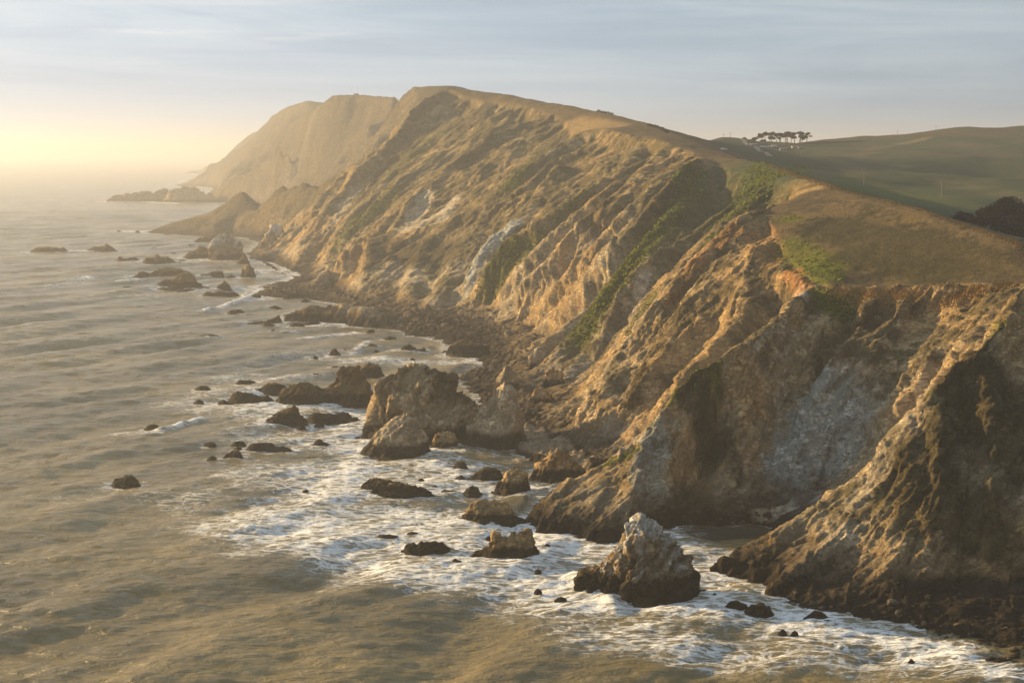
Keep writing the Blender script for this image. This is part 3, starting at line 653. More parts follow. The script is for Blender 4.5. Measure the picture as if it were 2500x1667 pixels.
# (name, label, group, tone, waterline v, depth/width, base height, silhouette)
ROCKS = [
 ('sea_stack','tallest near stack, pale ridged top and dark shoulder, wave breaking on it',None,'guano',1470,.62,0,[(1406,1412),(1430,1385),(1460,1373),(1485,1368),(1497,1345),(1512,1330),(1523,1322),(1525,1290),(1540,1280),(1552,1270),(1567,1258),(1578,1270),(1600,1285),(1625,1306),(1645,1316),(1660,1323),(1675,1345),(1692,1370),(1703,1400),(1716,1435)]),
 ('sea_stack','largest offshore stack, broad with scrub on its top, behind the rounded rock',None,'scrub',1088,.62,0,[(878,1078),(893,1045),(908,1005),(918,967),(924,940),(947,912),(973,892),(1010,880),(1033,890),(1057,902),(1087,926),(1133,952),(1172,975),(1190,1015),(1196,1060)]),
 ('sea_stack','smooth pale pointed rock with a dark wet base, in front of the largest stack',None,'pale',1122,.75,0,[(881,1098),(903,1070),(920,1053),(945,1035),(965,1020),(983,1009),(1000,1019),(1020,1032),(1040,1055),(1051,1080),(1055,1108)]),
 ('sea_stack','pale triangular rock with pitted face beside the largest stack and the beach',None,'pale',1099,.7,0,[(1122,1084),(1133,1057),(1150,1030),(1187,983),(1210,960),(1233,931),(1253,953),(1267,983),(1272,1020),(1266,1047),(1280,1072)]),
 ('sea_rock','long dark rock with a tall humped end, left of the largest stack',GR_SURF,'dark',994,.42,0,[(671,972),(687,953),(717,937),(757,937),(783,945),(797,943),(813,927),(827,907),(843,892),(873,894),(897,912),(911,940),(913,965),(922,977)]),
 ('sea_rock','domed rock peeping out behind the tall humped rock',GR_SURF,'dark',921,.6,0,[(870,905),(880,893),(893,886),(907,884),(920,888),(932,900),(939,915)]),
 ('sea_rock','peaked dark rock with a blunt foot, below the long humped rock',GR_SURF,'dark',1039,.6,0,[(647,1032),(665,1015),(690,1003),(705,992),(717,987),(727,995),(735,1013),(745,1020),(750,1031)]),
 ('sea_rock','long flat topped dark rock right of the peaked rock',GR_SURF,'dark',1031,.4,0,[(749,1022),(755,1008),(775,1006),(800,1009),(820,1009),(835,1003),(850,1010),(860,1018),(870,1018),(880,1028)]),
 ('sea_rock','rounded dark rock with a low tail, left of the long humped rock',GR_SURF,'dark',984,.5,0,[(556,973),(570,958),(590,954),(615,959),(630,967),(650,966),(670,973)]),
 ('sea_rock','two step flat rock above the rounded rock with a tail',GR_SURF,'dark',959,.5,0,[(610,954),(640,947),(650,938),(670,934),(690,937),(704,947)]),
 ('sea_rock','flat lozenge rock with foam trailing to its right, above the two step rock',GR_SURF,'dark',939,.5,0,[(576,934),(585,927),(612,927),(631,935)]),
 ('sea_rock','thin flat rock, leftmost of the four left of the humped rock',GR_SURF,'dark',952,.5,0,[(476,948),(490,941),(505,942),(516,949)]),
 ('sea_rock','lone dark rounded rock, farthest out in the near water',GR_SURF,'dark',1188,.7,0,[(273,1180),(280,1166),(292,1165),(305,1159),(320,1160),(330,1166),(341,1182)]),
 ('sea_rock','small domed rock with a breaking crest beside it, alone on the left',GR_SURF,'dark',1048,.6,0,[(352,1047),(362,1037),(375,1033),(393,1043)]),
 ('sea_rock','notched low rock, larger of the pair in the middle of the surf',GR_SURF,'dark',1104,.5,0,[(599,1100),(607,1086),(625,1081),(645,1079),(665,1083),(679,1093)]),
 ('sea_rock','low ragged rock touching the notched rock on its right',GR_SURF,'dark',1106,.5,0,[(660,1100),(672,1090),(690,1088),(705,1094),(722,1103)]),
 ('sea_rock','humped brown rock left of the notched rock',GR_SURF,'dark',1120,.6,0,[(542,1116),(555,1105),(570,1100),(580,1097),(594,1112)]),
 ('sea_rock','small double rock alone in foam left of the smooth pale rock',GR_SURF,'dark',1089,.6,0,[(762,1084),(772,1073),(780,1071),(790,1077),(807,1087)]),
 ('sea_rock','back half of the broad double rock in white water',GR_SURF,'dark',1203,.5,0,[(872,1200),(885,1180),(905,1169),(925,1166),(950,1172),(975,1176),(1000,1186)]),
 ('sea_rock','front half of the broad double rock in white water',GR_SURF,'dark',1217,.45,0,[(892,1214),(910,1195),(930,1189),(955,1178),(980,1177),(1000,1182),(1030,1190),(1045,1197),(1058,1206)]),
 ('sea_rock','craggy brown rock with a low right arm, left of the spur foot',GR_SURF,'tan',1283,.5,0,[(1113,1276),(1130,1255),(1150,1235),(1165,1223),(1185,1219),(1205,1222),(1230,1227),(1250,1234),(1253,1255),(1270,1262),(1294,1274)]),
 ('sea_rock','rock with a gap in its crest and an upright thumb, in the near foam',GR_SURF,'tan',1370,.5,0,[(1150,1356),(1170,1345),(1190,1330),(1200,1315),(1207,1297),(1220,1297),(1235,1310),(1250,1298),(1265,1302),(1273,1288),(1285,1283),(1300,1287),(1303,1310),(1311,1330),(1318,1352)]),
 ('sea_rock','smooth dark loaf shaped rock, lowest in the near foam',GR_SURF,'dark',1351,.5,0,[(983,1344),(990,1328),(1010,1326),(1018,1330),(1027,1320),(1050,1320),(1075,1322),(1090,1333),(1112,1347)]),
 ('sea_rock','tall tan block with a dark foot below the beach',GR_SURF,'tan',1206,.7,0,[(1202,1203),(1213,1180),(1223,1172),(1235,1150),(1250,1139),(1275,1141),(1288,1155),(1290,1175),(1295,1197)]),
 ('sea_rock','tan peaked boulder at the water edge of the sand',GR_SURF,'tan',1178,.6,0.3,[(1289,1172),(1300,1150),(1320,1125),(1335,1115),(1345,1100),(1370,1093),(1385,1100),(1400,1115),(1415,1130),(1429,1143)]),
 ('sea_rock','dark sloping rock behind the small pyramid rock',GR_SURF,'dark',1173,.55,0,[(1139,1170),(1160,1155),(1175,1143),(1190,1140),(1210,1142),(1227,1148),(1228,1166)]),
 ('sea_rock','small dark pyramid rock left of the tall tan block',GR_SURF,'dark',1208,.7,0,[(1128,1206),(1140,1190),(1152,1183),(1165,1187),(1176,1205)]),
 ('sea_rock','dark blunt cone in the pool above the sloping rock',GR_SURF,'dark',1147,.7,0,[(1102,1146),(1112,1132),(1122,1125),(1133,1125),(1144,1145)]),
 ('sea_rock','little rock leaning on the left end of the dark sloping rock',GR_SURF,'dark',1170,.6,0,[(1109,1169),(1125,1158),(1139,1168)]),
 ('sea_rock','squat brown block wedged between the smooth pale rock and the triangular rock',GR_FOOT,'tan',1100,.7,0,[(1048,1088),(1060,1070),(1080,1055),(1100,1050),(1114,1060),(1118,1084)]),
 ('sea_rock','dark cube shaped rock at the right shoulder of the largest stack',GR_SURF,'dark',927,.7,0,[(1086,920),(1095,907),(1107,904),(1118,912),(1122,923)]),
 ('sea_rock','dark flat fronted block where the boulder shore meets the bay',GR_FOOT,'dark',867,.5,1,[(1092,857),(1100,840),(1115,833),(1140,831),(1165,835),(1190,845),(1202,860)]),
 ('sea_rock','humped rock with a small companion, in the calm bay',GR_SURF,'dark',861,.5,0,[(976,857),(985,843),(997,839),(1010,845),(1020,852),(1035,849),(1044,858)]),
 ('sea_rock','small pyramid rock in the left of the calm bay',GR_SURF,'dark',866,.7,0,[(803,861),(815,849),(820,851),(831,864)]),
 ('sea_rock','small block just off the end of the dark reef',GR_SURF,'dark',816,.7,0,[(894,811),(903,802),(912,803),(917,813)]),
 ('sea_rock','low wedge just past the breaking crest in the bay',GR_SURF,'dark',847,.6,0,[(896,844),(905,838),(920,842),(925,846)]),
 ('sea_rock','pale pinnacle rising from the boulder shore',GR_FOOT,'pale',958,.7,2.5,[(1205,950),(1215,925),(1230,900),(1237,886),(1250,900),(1262,915),(1276,945)]),
 ('boulder','big pale cracked boulder under the green slope',GR_FOOT,'pale',905,.7,5,[(1284,884),(1290,860),(1305,848),(1325,845),(1338,860),(1342,884)]),
 ('boulder','tan slab boulder with a smooth lit face on the boulder shore',GR_FOOT,'tan',950,.7,5,[(1323,930),(1338,905),(1352,895),(1370,905),(1382,932)]),
 ('boulder','tan boulder above the beach, below the slab boulder',GR_FOOT,'tan',990,.7,4,[(1290,975),(1305,950),(1325,945),(1345,960),(1356,982)]),
 ('sea_rock','reef block with a stepped left edge, left of the twin humps',GR_REEF,'dark',786,.5,0,[(692,780),(710,770),(730,760),(745,752),(760,748),(777,747),(783,762),(790,775)]),
 ('sea_rock','rounded reef hump joined to the dark shore reef',GR_REEF,'dark',788,.5,0,[(780,765),(795,750),(817,743),(832,746),(848,757),(875,768),(890,780)]),
 ('sea_rock','long thin reef tongue pointing left into the swell',GR_REEF,'dark',790,.3,0,[(598,789),(625,786),(650,784),(665,778),(680,770),(684,776),(692,787)]),
 ('sea_rock','low reef piece in front of the stepped block',GR_REEF,'dark',797,.5,0,[(706,793),(720,787),(735,787),(744,794)]),
 ('sea_rock','low reef piece in front of the twin humps',GR_REEF,'dark',793,.5,0,[(741,789),(755,782),(775,783),(785,790)]),
 ('sea_rock','thin sliver of reef left of the low reef pieces',GR_REEF,'dark',796,.4,0,[(634,794),(650,788),(672,792)]),
 ('sea_rock','low flat rock alone in open water below the curling wave',GR_SURF,'dark',826,.4,0,[(472,823),(490,820),(500,817),(520,816),(535,819),(544,824)]),
 ('sea_rock','flat rock right of the curling wave',GR_SURF,'dark',764,.4,0,[(554,762),(565,757),(585,755),(598,761)]),
 ('sea_rock','flat rock farther right, between the curling wave and the reef',GR_SURF,'dark',753,.5,0,[(654,751),(670,745),(688,752)]),
 ('sea_rock','small rock at the right end of the long breaking crest',GR_SURF,'dark',728,.5,0,[(609,723),(620,716),(632,717),(638,725)]),
 ('sea_rock','long level rock, leftmost of all far out',GR_REEF,'dark',616,.4,0,[(72,614),(85,605),(100,602),(125,604),(145,604),(155,602),(164,613)]),
 ('sea_rock','sharp crested rock right of the leftmost level rock',GR_REEF,'dark',614,.5,0,[(208,610),(225,604),(250,600),(262,595),(272,602),(286,613)]),
 ('sea_rock','small flat rock below the leftmost level rock',GR_REEF,'dark',680,.4,0,[(162,679),(180,675),(197,673),(210,679)]),
 ('sea_rock','double humped low rock, left of the three peaked rock',GR_REEF,'dark',638,.5,0,[(282,635),(292,625),(300,630),(307,632),(318,628),(332,627),(342,637)]),
 ('sea_rock','three peaked rock in the far water',GR_REEF,'dark',643,.5,0,[(346,637),(360,627),(373,628),(383,621),(392,627),(410,627),(420,632),(432,642)]),
 ('sea_rock','long low ridge of rock behind the broad dark mass',GR_REEF,'dark',677,.3,0,[(328,669),(345,664),(365,665),(385,658),(405,652),(420,652),(440,656),(455,660),(470,671),(492,675)]),
 ('sea_rock','broad dark mass of rock with jagged shoulders, far water',GR_REEF,'dark',704,.45,0,[(366,702),(385,692),(395,685),(420,680),(432,672),(445,664),(460,664),(473,675),(478,690),(490,695),(507,703)]),
 ('sea_rock','thin rock below the broad dark mass, left piece',GR_REEF,'dark',707,.4,0,[(379,706),(400,702),(425,697),(449,702)]),
 ('sea_rock','thin rock below the broad dark mass, right piece',GR_REEF,'dark',713,.4,0,[(431,712),(445,706),(460,704),(470,704),(478,712)]),
 ('sea_rock','blocky rock right of the broad dark mass',GR_REEF,'dark',677,.5,0,[(474,676),(490,670),(505,668),(515,663),(530,660),(543,661),(547,673)]),
 ('sea_rock','small rounded rock between the blocky rock and the tooth',GR_REEF,'dark',682,.6,0,[(547,680),(555,671),(563,669),(573,675),(577,681)]),
 ('sea_rock','tooth shaped dark rock, tallest of the far group',GR_REEF,'dark',681,.7,0,[(584,676),(590,660),(600,650),(608,643),(616,652),(623,665),(624,677)]),
 ('sea_rock','dark triangular rock in the foam below the tooth',GR_REEF,'dark',710,.7,0,[(526,709),(533,697),(545,688),(550,683),(558,695),(568,709)]),
 ('sea_rock','string of low rock under the dark triangle',GR_REEF,'dark',723,.3,0,[(492,718),(505,713),(520,715),(535,711),(550,714),(570,711),(585,720)]),
 ('sea_rock','small rock off the shore reef, alone in quiet water',GR_REEF,'dark',737,.5,0,[(732,735),(745,728),(761,735)]),
 ('sea_stack','whitened dome shaped stack off the far peninsula',None,'guano',635,.6,0,[(508,632),(514,600),(520,580),(535,571),(550,569),(565,572),(578,583),(592,597),(601,620),(604,634)]),
 ('sea_rock','low dark arm left of the whitened dome',GR_REEF,'dark',632,.5,0,[(446,626),(460,616),(475,612),(485,602),(500,602),(514,610),(520,622)]),
 ('sea_rock','dark needle at the right foot of the whitened dome',GR_REEF,'dark',646,.6,0,[(578,642),(587,622),(593,614),(600,618),(609,639)]),
 ('sea_rock','low reef behind the whitened dome',GR_REEF,'dark',593,.4,0,[(472,590),(485,582),(500,573),(515,571),(540,576),(570,580)]),
 ('sea_stack','white streaked crag at the foot of the far cliffs',None,'guano',623,.6,1,[(632,622),(640,592),(650,570),(665,550),(680,546),(692,555),(702,580),(714,612)]),
 ('sea_rock','small dark rock at the left foot of the white streaked crag',GR_REEF,'dark',619,.6,0,[(617,614),(625,607),(635,612)]),
 ('sea_rock','dark wet rock in the channel, left of the two by the spur',GR_FOOT,'dark',1495,.55,0,[(1762,1488),(1780,1470),(1800,1464),(1827,1474)]),
 ('sea_rock','dark wet rock in the channel, right of the two by the spur',GR_FOOT,'dark',1503,.55,0,[(1813,1497),(1835,1475),(1860,1468),(1888,1488)]),
 ('boulder','tan pointed boulder between the two near spurs',GR_FOOT,'tan',1447,.7,0.8,[(1868,1442),(1885,1421),(1893,1416),(1907,1438)]),
 ('sea_rock','dark rock at the tip of the lit buttress',GR_FOOT,'dark',1513,.6,0,[(1963,1508),(1985,1491),(2010,1494),(2023,1506)]),
 ('sea_rock','long low reef running out to a thin point below the headlands',None,'dark',492,.3,0,[(266,480),(290,475),(313,473),(330,470),(352,466),(372,469),(398,464),(412,468),(440,472),(480,474)]),
 ('sea_rock','flat topped block with a pale foot on the inner end of the long far reef',None,'tan',494.5,.4,0,[(398,476),(413,463),(428,458),(448,456),(474,455),(484,463),(495,472),(510,474),(530,478)]),
 ('sea_rock','far spit with an upright needle, under the last headland',None,'dark',423,.4,0,[(452,420),(470,417),(488,416),(498,411),(501.5,403),(505,414),(512,418)]),
]
for vb, pts in [(987,[(532,981),(545,975),(560,982),(569,987)]),(984,[(472,981),(485,974),(497,979)]),(902,[(802,899),(815,893),(830,893),(838,899)]),(921,[(754,917),(765,911),(778,912),(786,919)]),(889,[(747,888),(755,885),(763,888)]),
  (1045,[(724,1042),(735,1036),(747,1043)]),(1040,[(767,1037),(780,1031),(791,1036)]),(1089,[(562,1087),(575,1077),(590,1076),(601,1082)]),(1099,[(569,1098),(580,1090),(592,1093)]),(1087,[(496,1084),(510,1079),(522,1079),(528,1084)]),(1124,[(504,1121),(515,1113),(525,1114),(531,1121)]),
  (1221,[(809,1218),(825,1212),(839,1219)]),(1198,[(739,1197),(748,1193),(753,1197)]),(829,[(936,826),(950,821),(965,823),(971,827)]),(859,[(912,857),(918,853),(925,857)]),(859,[(944,857),(955,854),(966,857)]),(874,[(764,871),(770,868),(776,873)]),(855,[(835,853),(841,850),(846,853)]),
  (810,[(660,808),(667,802),(673,808)]),(813,[(689,812),(705,808),(721,811)]),(663,[(133,663),(145,661),(158,662)]),(631,[(242,630),(252,628),(264,630)]),(637,[(436,636),(445,633),(454,636)]),(643,[(430,642),(440,639),(454,642)]),(705,[(297,703),(305,698),(320,699),(326,704)]),
  (601,[(452,599),(463,595),(476,599)]),(607,[(361,606),(375,602),(391,606)]),(620,[(416,619),(424,616),(432,619)]),(568,[(328,567),(335,562),(344,568)]),(566,[(282,565),(289,561),(297,565)]),
  (1191,[(1049,1189),(1062,1183),(1074,1188)]),(1204,[(1071,1202),(1085,1195),(1105,1196),(1119,1200)]),(1313,[(914,1310),(930,1305),(950,1304),(971,1309)]),(1304,[(994,1301),(1007,1296),(1022,1301)]),(1316,[(1184,1313),(1193,1306),(1203,1313)]),(1344,[(1114,1342),(1123,1337),(1134,1342)]),(1343,[(1321,1336),(1335,1325),(1345,1329),(1347,1341)]),
  (1376,[(1102,1368),(1112,1361),(1129,1370)]),(1445,[(1304,1442),(1313,1435),(1323,1441)]),(1466,[(1354,1463),(1370,1454),(1384,1461)]),(1456,[(1734,1454),(1745,1446),(1754,1453)]),(1549,[(1931,1545),(1940,1537),(1949,1544)]),(1547,[(1900,1543),(1910,1534),(1921,1542)]),(1618,[(2216,1614),(2225,1606),(2234,1614)]),
  (1524,[(1994,1521),(2020,1513),(2051,1521)]),(1506,[(1677,1504),(1686,1500),(1695,1504)]),(879,[(1000,876),(1007,873),(1014,877)]),(1172,[(1020,1170),(1027,1166),(1036,1170)]),(1395,[(1305,1392),(1313,1388),(1322,1392)])]:
    ROCKS.append(('sea_rock', SMALL, GR_SMALL, 'dark', vb, .6, 0, pts))

FOOT = []        # footprints, for the foam round them
def make_rock(i, name, label, group, tone, vb, kr, z0, prof):
    pr = np.array(prof, float); Yb = (CAMH-z0)/tv(vb); u0, u1 = pr[0, 0], pr[-1, 0]
    W = (u1-u0)/FOC*Yb; Ytop = (CAMH-z0)/tv(pr[:, 1].min()) if tv(pr[:, 1].min()) > 0.003 else 1e9
    Yc = min(Yb+0.5*kr*W, Yb+0.45*(Ytop-Yb)); half = Yc-Yb
    half = max(half, 0.12*W)
    pxw = (u1-u0)*0.41
    nx = int(min(max(pxw*1.15, 12), 190)); ny = int(min(max(nx*0.75, 12), 120))
    s = np.linspace(-0.03, 1.03, nx); q = np.linspace(-1.25, 1.25, ny)
    uu = u0+(u1-u0)*s; vt = np.interp(uu, pr[:, 0], pr[:, 1])
    yw = CP+(CY-vt)/FOC*SP; xs = (uu-CX)/FOC/yw*Yc; hs = CAMH-np.array([tv(v) for v in vt])*Yc
    hs = np.maximum(hs, z0+0.15); edge = np.clip(1-np.abs(2*s-1)**5, 0, 1)**0.5
    hs = z0+(hs-z0)*np.where((s < 0) | (s > 1), 0, np.minimum(1, edge*1.15))-np.where((s < 0) | (s > 1), 1.2, 0)
    hm = max(hs.max()-z0, 0.3)
    rs = np.random.RandomState(100+i)
    S, Q = np.meshgrid(s, q); HS = np.tile(hs, (ny, 1)); XS = np.tile(xs, (ny, 1))
    ph = rs.rand()*6.28
    wob = 1+0.12*np.sin(S*7+ph)+0.06*np.sin(S*17+ph*2)
    wd = np.clip(np.clip(1-np.abs(2*S-1)**3.2, 0, 1)**0.5, 0.18, 1)*wob*(0.55+0.45*np.clip((HS-z0)/hm, 0, 1))
    lean = 0.12*np.sin(S*9+ph)*half
    y = Yc+Q*half*wd+lean*(1-np.abs(np.clip(Q, -1, 1)))
    aq = np.clip(np.abs(Q), 0, 1); pw = 1.35+0.5*np.sin(S*5+ph*1.7)
    Z = z0+(HS-z0)*(1-aq**pw)-np.clip(np.abs(Q)-1, 0, 1)*max(2.5, hm*0.4)
    V = np.stack([XS, y, Z], -1).reshape(-1, 3); n = normals(V, ny, nx)
    n[n[:, 2] < 0] *= -1
    x, y, z = V[:, 0], V[:, 1], V[:, 2]; o = i*31.7; cal = .5 if tone == 'pale' else 1.0
    L = max(hm, W*0.25)
    a, b, c = stretch(x, y, z, 0.45)
    wq = fbm(x, y, z, L*0.6, 2, ox=o+3)*L*0.15
    up = sst((z-z0)/hm, -0.25, 0.2)
    d = (ridged(a+wq, b, c+wq, L*0.55, 4, 0.58, ox=o)-0.62)*L*0.16
    pxm = Yb/1407.0
    c1, c2, idn = cell((a+o)/(L*0.22), b/(L*0.22), c/(L*0.22)); d += (np.minimum(c2-c1, .35)-.18)*L*0.12+(_C[idn][:, 0]-.5)*L*0.10
    if L > 3:
        c1, c2, idn = cell((x+o)/(L*0.08), y/(L*0.08), z/(L*0.08)); d += (np.minimum(c2-c1, .35)-.18)*L*0.05+(_C[idn][:, 0]-.5)*L*0.045
        d += fbm(x, y, z, L*0.1, 3, 0.6, ox=o)*L*0.03
        a5, b5, c5 = stretch(x, y, z, 0.14); d += (ridged(a5, b5, c5, L*.14, 3, .55, ox=o+2)-.6)*L*.09
    V = V+n*(d*up*cal)[:, None]
    V[:, 0] += fbm(x, y, z, L*0.5, 3, ox=o+50)*L*0.08*up
    z = V[:, 2]; m2 = fbm(x, y, z, max(3, L*.5), 4, .6, ox=o+5); m3 = fbm(x, y, z, max(.8, L*.12), 4, .65, ox=o+9)
    sa, sb, sc_ = stretch(x, y, z, 0.2); st = fbm(sa, sb, sc_, max(1, L*.12), 4, .6, ox=o)
    base = {'tan': TAN*1.0, 'dark': C(.27, .185, .08), 'pale': C(.62, .49, .33), 'guano': C(.34, .25, .15), 'scrub': C(.56, .42, .25)}[tone]
    col = lerp(np.broadcast_to(base, (len(x), 3)), base*C(.6, .55, .5), sst(m2+m3*.5, -0.1, .4))
    if tone != 'dark': col = lerp(col, GREYB, .4*sst(st, -.1, .4))
    if tone == 'guano':
        col = lerp(col, C(.78, .74, .68), .9*sst((z-z0)/hm+st*.9+m2*.5, .50, .85))
    if tone == 'scrub':
        col = lerp(col, SCRUB_SHADE*1.3, .85*sst((x-xs.mean())/W+m2*.5+m3*.4, -.05, .2)*sst((z-z0)/hm, .38, .6))
    wetl = min(6.0, 1.3+hm*0.27) if tone != 'dark' else min(5, 1.5+hm*.5)
    col = lerp(col, WET*(1.2+m3[:, None]), .95*sst(z-z0+m3*1.0+m2*1.0, wetl, wetl*.72))
    col = lerp(col, C(.10, .075, .02), .4*sst(m3+m2, .1, .4)*sst(z-z0, wetl*1.6, wetl*.9))
    col = np.clip(col, .008, .7)
    I = np.arange(ny*nx).reshape(ny, nx); F = np.stack([I[:-1, :-1], I[:-1, 1:], I[1:, 1:], I[1:, :-1]], -1).reshape(-1, 4)
    keep = (V[F][:, :, 2].max(1) > z0-2.5); F = F[keep]
    used = np.unique(F); mp = -np.ones(len(V), int); mp[used] = np.arange(len(used)); V = V[used]; col = col[used]; F = mp[F]
    org = np.array([xs.mean(), Yc, z0]); ob = mesh_from(name, V-org, F, M_ROCK, col, np.ones(len(V)))
    ob.location = org
    tag(ob, label, 'rock', group)
    FOOT.append((xs[0], xs[-1], Yc, half*1.0, hm))
    return ob
BIG = [(r[1].split(',')[0], 0.5*(r[7][0][0]+r[7][-1][0]), r[4], r[7][-1][0]-r[7][0][0]) for r in ROCKS if r[1] != SMALL]
seen = {}
for i, r in enumerate(ROCKS):
    if r[1] == SMALL:
        cu, cv = 0.5*(r[7][0][0]+r[7][-1][0]), r[4]
        q = sorted(BIG, key=lambda b: math.hypot(b[1]-cu, (b[2]-cv)*2.5)-b[3]*.3)
        for b in q:
            du, dv = cu-b[1], (cv-b[2])*2.5
            rel = ('left of' if du < 0 else 'right of') if abs(du) > abs(dv) else ('beyond' if dv < 0 else 'in front of')
            t = 'small dark rock awash %s the %s' % (rel, b[0])
            if t not in seen and len(t.split()) <= 16: break
        seen[t] = 1; ROCKS[i] = r[:1]+(t,)+r[2:]
for i, r in enumerate(ROCKS): make_rock(i, *r)
log('rocks', len(ROCKS))

# ------------------------------------------------------------------ the sea
FOAM = [ # u1 v1 u2 v2 half-width(m) strength crest-height
 (620,1290,800,1210,16,.62,0),(780,1160,1020,1160,22,.80,0),(720,1290,1200,1330,22,.80,0),(1000,1255,1420,1335,15,.9,0),(960,1390,1480,1450,15,.85,0),(1330,1420,1470,1440,7,.95,.5),(1475,1440,1500,1490,3.5,1,1.1),(1410,1402,1450,1445,3.5,1,1.3),
 (1500,1480,2180,1560,9,.72,0),(1420,1560,2300,1630,8,.60,0),(1300,1480,1800,1620,9,.45,0),(2150,1540,2460,1652,6,.95,.2),(1950,1515,2300,1580,8,.85,0),(900,1095,860,1150,7,.85,.6),(860,1150,815,1200,8,.75,.4),(815,1200,775,1300,9,.7,.4),(900,1085,960,1060,5,.95,.6),(640,1010,860,1040,14,.75,0),(550,960,900,1000,16,.55,0),
 (395,1050,490,1022,3.5,1,1.1),(280,1058,400,1050,5,.7,0),(620,1060,860,1090,14,.6,0),(890,880,1130,885,14,.72,0),(740,828,875,812,5,.9,.5),(900,832,862,862,3.2,.75,.3),(720,795,870,795,10,.8,0),(500,762,610,727,4.5,1,1.4),(560,665,740,655,18,.75,0),(600,700,640,730,14,.7,0),
 (450,630,620,645,20,.45,0),(160,612,250,613,12,.7,0),(120,700,220,680,9,.7,.5),(290,690,330,688,8,.8,.5),(275,487,450,499,16,.9,.5),(440,442,505,462,16,.6,0),(300,565,340,565,14,.9,.4),(240,590,285,590,8,.7,0),(1610,1300,1740,1390,10,.75,0),(1560,1335,1640,1300,5,.8,0),(1300,1285,1500,1345,4.5,.75,0),
 (500,1240,720,1300,18,.35,0),(200,1215,420,1205,14,.25,0),(1060,1190,1300,1190,12,.75,0),(1060,1130,1300,1140,9,.45,0),(760,985,900,1020,6,.8,0),(600,1150,800,1160,16,.45,0),(1700,1430,1960,1490,6,.7,0),(1600,1470,1760,1490,5,.85,0),(730,870,900,880,12,.35,0),(560,925,700,925,12,.65,.2),(420,985,560,985,10,.55,0),
 (590,900,760,860,12,.3,0),(1100,1100,1250,1105,5,.5,0),(1150,1400,1320,1380,10,.8,0),(820,1340,1000,1300,12,.6,0),(700,690,745,655,10,.7,0),(620,660,680,680,9,.6,0),(330,720,480,715,16,.35,0),(300,640,470,640,16,.4,0),(500,1000,700,985,10,.6,.3),(60,620,330,600,14,.3,0)]
